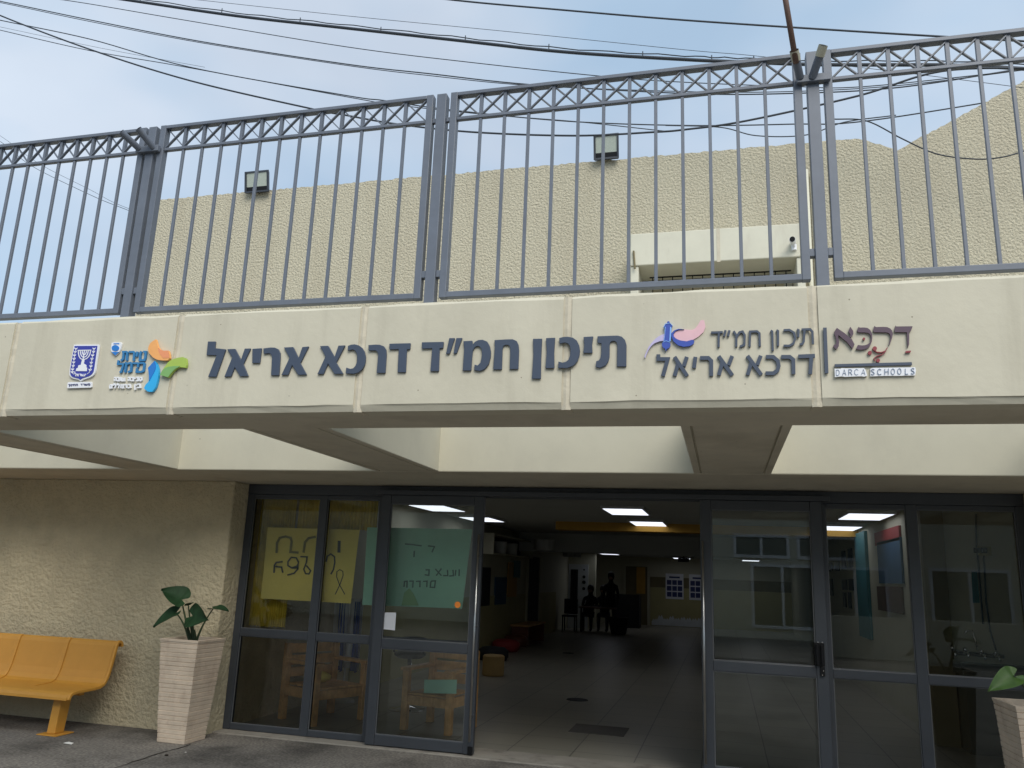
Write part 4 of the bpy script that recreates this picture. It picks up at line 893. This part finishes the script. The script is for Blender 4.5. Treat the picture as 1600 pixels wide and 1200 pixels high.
# hall furniture and wall things
def board(name, x, y0, y1, z0, z1, material, lab, cat, th=.02, side=1):
    m = MB(); m.box(min(x, x+side*th), max(x, x+side*th), y0, y1, z0, z1); return m.build(name, material, label=lab, cat=cat, bevel=.003)
sh = thing('wall_shelf', (-4.94,18.4,2.0), 'open wooden wall shelf with two pale bins on the hall left wall', 'shelf')
m = MB(); m.box(-4.94,-4.62,16.6,20.2,2.02,2.05); m.box(-4.94,-4.62,16.6,20.2,2.42,2.45); m.box(-4.94,-4.62,16.55,16.6,2.02,2.45); m.box(-4.94,-4.62,20.2,20.25,2.02,2.45); m.build('shelf_case', M['wall_in'], sh)
m = MB(); m.box(-4.94,-4.93,16.6,20.2,2.051,2.419); m.build('back_panel', M['dark'], sh)
for y, lab in ((17.6,'nearer'),(18.6,'farther')):
    m = MB(); m.lathe((-4.76,y,2.05), [(.13,0),(.15,.26),(.14,.27)], 16); m.build('storage_bin', M['ceil'], smooth=True, label='pale round bin on the hall wall shelf, the %s one'%lab, cat='bin')
board('notice_board', -4.94, 16.6, 17.5, .95, 1.75, M['dark'], 'dark cluttered notice board on the left hall wall, nearest the entrance', 'board')
board('notice_board', -4.94, 17.9, 18.9, .95, 1.55, M['blueboard'], 'dark blue notice board on the left hall wall', 'board')
board('notice_board', -4.94, 19.0, 19.9, 1.1, 1.9, M['mustard'], 'mustard notice board on the left hall wall before the dark door', 'board')
board('paper_picture', -4.915, 19.5, 20.1, 1.55, 1.95, M['teal'], 'teal paper picture pinned over the mustard notice board', 'picture')
dd_ = thing('dark_door', (-4.94,22,0), 'dark interior door in the left hall wall', 'door')
m = MB(); m.box(-4.94,-4.90,21.0,22.3,.006,2.1); m.build('door_leaf', M['dark'], dd_); m = MB(); m.box(-4.94,-4.88,20.9,20.99,.006,2.2); m.box(-4.94,-4.88,22.31,22.4,.006,2.2); m.box(-4.94,-4.88,20.99,22.31,2.11,2.2); m.build('door_frame', M['wall_in'], dd_)
wd = thing('white_door', (-4.5,26.98,0), 'white interior door with dark window at the far left of the hall', 'door')
m = MB(); m.box(-4.93,-4.28,26.95,26.99,.006,2.02); m.build('door_leaf', M['door_white'], wd); m = MB(); m.box(-4.86,-4.62,26.94,26.949,.75,1.85); m.build('door_window', M['dark'], wd)
for z, s in ((1.85,.03),(1.62,.05),(1.45,.06),(1.25,.05)): 
    m = MB(); m.prism(circ(-4.42,z,s,10), 26.938, 26.949); m.build('door_decoration', M['dark'], wd)
for x, y, lab in ((-4.15,19.4,'nearer'),(-4.05,22.6,'farther')):
    m = MB(); m.lathe((x,y,2.2 if y < 20 else 2.15), [(.24,0),(.25,.02),(.25,.26)], 24); m.build('ceiling_drum', M['ceil'], smooth=False, label='pale round drum under the hall ceiling, the %s of two'%lab, cat='drum', group='round drums under the ceiling')
fr_ = thing('back_doorway', (-3.1,30.98,0), 'doorway in the hall back wall with orange strip standing in for warm light inside', 'doorway')
m = MB(); m.box(-3.6,-3.52,30.93,30.99,.006,2.15); m.box(-2.72,-2.64,30.93,30.99,.006,2.15); m.box(-3.52,-2.72,30.93,30.99,2.07,2.15); m.build('door_frame', M['wall_in'], fr_)
m = MB(); m.box(-3.519,-2.721,30.97,30.99,.006,2.069); m.build('door_leaf', M['stripe'], fr_); m = MB(); m.box(-3.12,-2.80,30.95,30.969,1.1,2.05); m.build('warm_light_strip', M['mustard'], fr_)  # orange strip: colour stands in for warm light inside the doorway
def wposter(x0, x1, z0, z1, lab):
    t = thing('photo_poster', ((x0+x1)/2,30.94,z0), lab, 'poster', 'photo posters on the hall back wall')
    m = MB(); m.box(x0,x1,30.935,30.953,z0,z1); m.build('sheet', M['white'], t); m = MB(); w = (x1-x0)
    for r in range(3):
        for c in range(3): m.box(x0+w*(.07+.3*c), x0+w*(.33+.3*c), 30.931, 30.9345, z0+.08+r*.21, z0+.25+r*.21)
    m.build('photos', M['navy'], t); m = MB(); m.box(x0+w*.2,x0+w*.8,30.931,30.9345,z1-.16,z1-.10); m.build('title', M['navy'], t)
wposter(-2.06,-1.42,.96,1.86,'white photo poster on the hall back wall, left of two'); wposter(-1.22,-.6,.96,1.86,'white photo poster on the hall back wall, right of two')
m = MB()
for k in range(9):
    x = -2.45+k*.2; h = .25+.14*abs(math.sin(k*1.7)); m.prism([(x-.11,.02),(x+.09,.02),(x+.12,h*.6),(x+.04,h),(x,h*.8),(x-.05,h*.95),(x-.12,h*.55)], 30.94-k*.0003, 30.955)
m.build('paper_cutouts', M['door_white'], label='row of white paper cut-out flowers low on the back wall', cat='decoration')
pr_ = MB(); q = at(1068,868,24); pr_.box(q.x-.15,q.x+.15,23.9,24.2,2.15,2.25); pr_.tube([(q.x,24.05,2.25),(q.x,24.05,2.42)], .02, 8); pr_.tube([(q.x-.3,24.05,2.27),(q.x+.3,24.05,2.27)], .012, 6); pr_.build('ceiling_projector', M['black'], label='black projector on a short pole under the hall ceiling', cat='projector')
m = MB(); q = atz(765,1058,0); m.lathe((q.x,q.y+.2,.006), [(.17,0),(.18,.02),(.18,.30),(.16,.32)], 20); m.build('wood_stool', M['beige_pouf'], smooth=False, label='squat tan drum stool just inside the doorway at left', cat='stool')
for (px, py, mt, lab) in ((770,1032,'dark','dark round cushion seat on the hall floor near the tan stool'),(790,1018,'red','red round cushion seat on the hall floor beyond the tan stool'),(805,1010,'redwood','brown round cushion seat beside the wooden bench')):
    q = atz(px, py, 0); m = MB(); m.lathe((q.x,q.y,.006), [(.25,0),(.30,.06),(.30,.18),(.22,.24),(.05,.26)], 20); m.build('floor_cushion', M[mt], smooth=True, label=lab, cat='cushion')
hb = thing('wooden_bench', (-4.6,20,0), 'small reddish wooden bench against the left hall wall', 'bench')
m = MB(); m.box(-4.9,-4.45,19.3,21.2,.43,.47); m.build('seat', M['pine'], hb, bevel=.004)
for y in (19.35, 21.05):
    m = MB(); m.box(-4.88,-4.47,y,y+.08,.006,.429); m.build('leg', M['redwood'], hb)
for (px, py, r, lab) in ((902,1094,.15,'dark round drain cover in the hall floor, nearer one'),(888,1021,.13,'dark round drain cover in the hall floor, farther one')):
    q = atz(px, py, 0); m = MB(); m.lathe((q.x,q.y,.0045), [(r,0),(r*.96,.006),(r*.6,.007)], 24); m.build('drain_cover', M['dark'], label=lab, cat='drain cover')
m = MB(); m.box(-1.66,-1.06,9.25,9.78,.0045,.010); m.build('door_mat', M['mat_grey'], label='dark rectangular mat on the hall floor tiles', cat='mat')
# table, chairs and people at the far end
tb = thing('dark_table', (-3.8,25.6,0), 'dark table at the far end of the hall among seated people', 'table')
m = MB(); m.box(-4.3,-3.2,25.3,25.9,.70,.74); m.build('tabletop', M['brown'], tb)
for x in (-4.25,-3.27):
    for y in (25.33,25.83): m = MB(); m.box(x,x+.05,y,y+.05,.006,.699); m.build('leg', M['dark'], tb)
m = MB(); m.box(-3.62,-2.78,28.6,29.2,.006,1.05); m.box(-3.62,-2.78,28.62,28.66,1.05,1.1); m.build('dark_cabinet', M['dark'], label='low black cabinet before the back doorway', cat='cabinet')
m = MB(); m.prism([(-3.25,.006),(-2.85,.006),(-2.74,.5),(-3.35,.5)], 24.9, 25.25); m.build('dark_bin', M['dark'], label='dark floor bin right of the seated people', cat='bin', bevel=.02)
def person(joints, edges_, lab, top, legs, hair_c, loc):
    t = thing('person', loc, lab, 'person')
    me = bpy.data.meshes.new('body'); me.from_pydata([j[0] for j in joints], [], []); me.edges.add(len(edges_))
    for i, e in enumerate(edges_): me.edges[i].vertices = e
    me.update(); o = bpy.data.objects.new('body', me); COL.objects.link(o); o.parent = t; me.materials.append(top)
    o.modifiers.new('skin','SKIN'); 
    for i, j in enumerate(joints): me.skin_vertices[0].data[i].radius = (j[1], j[1]*(j[2] if len(j) > 2 else 1))
    me.skin_vertices[0].data[0].use_root = True
    o.modifiers.new('sub','SUBSURF').render_levels = 2
    h = MB(); hx, hy, hz = hair_c; Lx = np.array(loc)
    for (dz, r) in ((0,0),): h.lathe((Lx[0]+hx,Lx[1]+hy,Lx[2]+hz), [(.085,-.10),(.105,-.02),(.10,.06),(.07,.11),(.01,.13)], 16)
    h.build('hair', M['hair'], t, smooth=True)
    f_ = MB(); f_.lathe((Lx[0]+hx,Lx[1]+hy-.035,Lx[2]+hz-.09), [(.03,-.06),(.07,0),(.078,.06),(.05,.10)], 14); f_.build('face', M['skin'], t, smooth=True)
def hand(j, e, root, w, d):               # palm with five short fingers
    w = Vector(w); d = Vector(d).normalized(); s = d.cross(Vector((0,1,0))); s = s.normalized() if s.length > .1 else Vector((1,0,0))
    j.append((tuple(w+d*.05), .03, .5)); p = len(j)-1; e.append((root, p))
    for k in range(4):
        a = w+d*.09+s*(.022*(k-1.5)); j.append((tuple(a), .009)); e.append((p, len(j)-1)); j.append((tuple(a+d*(.07-.012*abs(k-1.3))+Vector((0,-.01,0))), .008)); e.append((len(j)-2, len(j)-1))
    a = w+d*.05+s*.05; j.append((tuple(a), .009)); e.append((p, len(j)-1))
def standing(loc, lab, top):
    j = [((0,0,.92),.14,.75),((0,0,1.15),.13,.75),((0,0,1.38),.15,.65),((0,0,1.48),.055),((0,-.01,1.60),.085,1.1),((0,0,1.68),.07)]
    e = [(0,1),(1,2),(2,3),(3,4),(4,5)]
    for s in (-1,1):
        b0 = len(j); j += [((s*.17,0,1.38),.055),((s*.23,.02,1.12),.045),((s*.22,-.08,.90),.032)]; e += [(2,b0),(b0,b0+1),(b0+1,b0+2)]; hand(j, e, b0+2, (s*.22,-.09,.87), (0,-.2,-1))
        b0 = len(j); j += [((s*.10,0,.84),.095),((s*.11,-.01,.48),.065),((s*.11,.02,.09),.045),((s*.12,-.14,.04),.04,.8)]; e += [(0,b0),(b0,b0+1),(b0+1,b0+2),(b0+2,b0+3)]
    person(j, e, lab, top, None, (0,.015,1.68), loc)
def sitting(loc, lab, top, face=1):
    j = [((0,0,.52),.16,.8),((face*.02,-.02,.76),.14,.75),((face*.04,-.05,.98),.15,.65),((face*.05,-.06,1.08),.055),((face*.05,-.08,1.20),.085,1.1),((face*.05,-.07,1.27),.07)]
    e = [(0,1),(1,2),(2,3),(3,4),(4,5)]
    for s in (-1,1):
        b0 = len(j); j += [((face*.03+s*.17,-.05,.98),.055),((face*.03+s*.23,-.10,.74),.045),((face*.2+s*.12,-.26,.76),.032)]; e += [(2,b0),(b0,b0+1),(b0+1,b0+2)]; hand(j, e, b0+2, (face*.22+s*.12,-.28,.765), (face*.3,-1,0))
        b0 = len(j); j += [((s*.10,-.06,.50),.095),((s*.13,-.44,.50),.068),((s*.13,-.42,.09),.045),((s*.13,-.56,.04),.04,.8)]; e += [(0,b0),(b0,b0+1),(b0+1,b0+2),(b0+2,b0+3)]
    person(j, e, lab, top, None, (face*.05,-.055,1.27), loc)
sitting((-4.10,26.1,0), 'long haired person in black sitting at the far hall table, left of the others', M['dark'])
standing((-3.40,25.9,0), 'person in dark clothes standing right of the far hall table', M['dark'])
sitting((-3.62,26.2,0), 'person in dark clothes sitting behind the far hall table between the two others', M['denim'], -1)
ch = thing('dark_chair', (-4.55,25.3,0), 'black chair left of the far hall table before the white door', 'chair')
m = MB(); m.box(-4.78,-4.36,25.1,25.5,.43,.48); m.build('seat', M['dark'], ch, bevel=.01); m = MB(); m.box(-4.78,-4.36,25.49,25.54,.5,.95); m.build('backrest', M['dark'], ch, bevel=.02)
for x in (-4.77,-4.40):
    for y in (25.11,25.46): m = MB(); m.box(x,x+.035,y,y+.035,.006,.429); m.build('leg', M['black'], ch)

# right wall things (wall x = 2.3 beyond the alcove)
def rb(name, px0, px1, py0, py1, material, lab, cat, th=.03):
    a = atx(px0, py0, 2.29); c = atx(px1, py1, 2.29)
    m = MB(); m.box(2.299-th, 2.299, min(a.y,c.y), max(a.y,c.y), c.z, a.z); return m.build(name, material, label=lab, cat=cat)
rb('teal_curtain', 1338, 1364, 835, 1000, M['teal'], 'narrow teal curtain on the right hall wall', 'curtain', .05)
rb('blue_board', 1372, 1413, 848, 912, M['blueboard'], 'blue board on the right hall wall above a brown board', 'board')
rb('brown_board', 1372, 1413, 916, 960, M['brown'], 'brown board on the right hall wall under the blue board', 'board')
rb('red_banner', 1368, 1408, 833, 844, M['red'], 'thin red banner at the top of the right hall wall', 'banner')
k = 0
for (px, py, w, h) in ((1293,880,8,12),(1304,878,8,14),(1315,862,7,26),(1325,858,8,28),(1292,905,10,26),(1316,906,8,16),(1326,905,8,18),(1317,925,6,24),(1325,925,6,26)):
    rb('framed_photo', px, px+w, py, py+h, M['black'], 'small dark framed photo in the cluster on the right hall wall', 'photo', .02)['group'] = 'framed photos on the right hall wall'
# sink corner
sk = thing('sink_unit', (2.72,10.1,0), 'dark tiled wash trough with chrome taps behind the right glass pane', 'sink')
m = MB(); m.box(2.45,3.29,9.95,10.398,.006,.78); m.build('tiled_base', M['ceramic'], sk); m = MB(); m.box(2.42,3.295,9.9,10.398,.781,.84); m.box(2.42,3.295,9.9,9.94,.84,.92); m.box(2.42,2.46,9.94,10.398,.84,.92); m.build('trough', M['ceramic'], sk, bevel=.01)
for x, z in ((2.37,1.01),(2.50,1.0),(2.66,.99),(2.80,.98)):
    m = MB(); m.tube([(x+.06,10.397,z),(x+.06,10.30,z)], .018, 10); m.lathe((x+.06,10.30,z+.01), [(.022,0),(.026,.02),(.01,.045)], 12); m.tube([(x+.06,10.31,z),(x+.06,10.20,z-.01),(x+.06,10.18,z-.05)], .012, 8); m.build('tap', M['sinksteel'], sk, smooth=True)
m = MB(); p_ = [at(1527,1015,10.3), at(1524,1000,10.3), at(1519,986,10.3), at(1511,985,10.3), at(1507,990,10.3)]; m.tube(p_, .010, 8); m.build('spout', M['sinksteel'], sk, smooth=True)
m = MB(); m.tube([(2.40,10.36,.985),(2.95,10.36,.97)], .022, 8); m.build('pipe', M['black'], sk)
so_ = thing('socket_box', (2.75,10.36,2.0), 'wall socket with two black plugs above the sink', 'socket')
for px in (1526,1537):
    q = at(px, 860, 10.36); m = MB(); m.box(q.x-.03,q.x+.03,10.33,10.37,q.z-.03,q.z+.03); m.build('plug', M['black'], so_, bevel=.006)
q = at(1541,861,10.38); m = MB(); m.box(q.x-.09,q.x+.05,10.372,10.398,q.z-.05,q.z+.05); m.build('socket_plate', M['wains'], so_)
for pts, lab in (([(1525,803),(1526,860)],'trunking cable running up from the plugs to the ceiling'),([(1527,862),(1532,920),(1536,975)],'left black cord hanging from the plugs'),([(1537,866),(1541,940),(1547,985),(1556,1015),(1555,1026)],'right black cord hanging from the plugs to the sink')):
    m = MB(); m.tube([at(px,py,10.385) for px,py in pts], .010, 6); m.build('power_cord', M['cable'], label=lab, cat='cord')
flat('paper_notice', [at(1518,893,10.39), at(1527,893,10.39), at(1531,942,10.39), at(1520,942,10.39)], .002, M['teal'], label='narrow faded notice taped to the wall above the sink', cat='notice')

# ------------------------------------------------------------------ what the glass reflects: the building across the yard
op = thing('opposite_building', (1, -12, 0), 'pale block with white framed windows across the yard, reflected in the glass', 'building')
m = MB(); m.box(-45, 22, -15, -11.5, 0, 4.2); m.build('wall', M['plaster'], op)
m = MB(); m.box(-45.3, 22.3, -15.3, -11.2, 4.201, 4.5); m.build('roof', M['beam'], op)
for x0, x1, z0, z1 in ((-5.6,-3.6,.6,2.2),(-2.6,-.6,.6,2.2),(.9,2.6,.4,2.15),(3.0,4.7,.4,2.15),(6,8,.6,2.2),(.4,1.9,2.5,3.05),(2.3,3.9,2.5,3.05),(-2.4,-.8,2.5,3.05)):
    m = MB(); m.box(x0-.09,x1+.09,-11.499,-11.44,z0-.09,z0); m.box(x0-.09,x1+.09,-11.499,-11.44,z1,z1+.09); m.box(x0-.09,x0,-11.499,-11.44,z0,z1); m.box(x1,x1+.09,-11.499,-11.44,z0,z1); xm = (x0+x1)/2; m.box(xm-.04,xm+.04,-11.499,-11.45,z0,z1)
    w_ = m.build('window', M['white'], op); p_ = MB(); p_.box(x0,x1,-11.499,-11.48,z0,z1); p_.build('pane', M['winpane'], w_)
m = MB(); m.box(2.2, 7, -6.3, -6.1, 0, .95); m.build('low_wall', M['plaster'], label='low cream yard wall across from the entrance, reflected in the right panes', cat='wall')
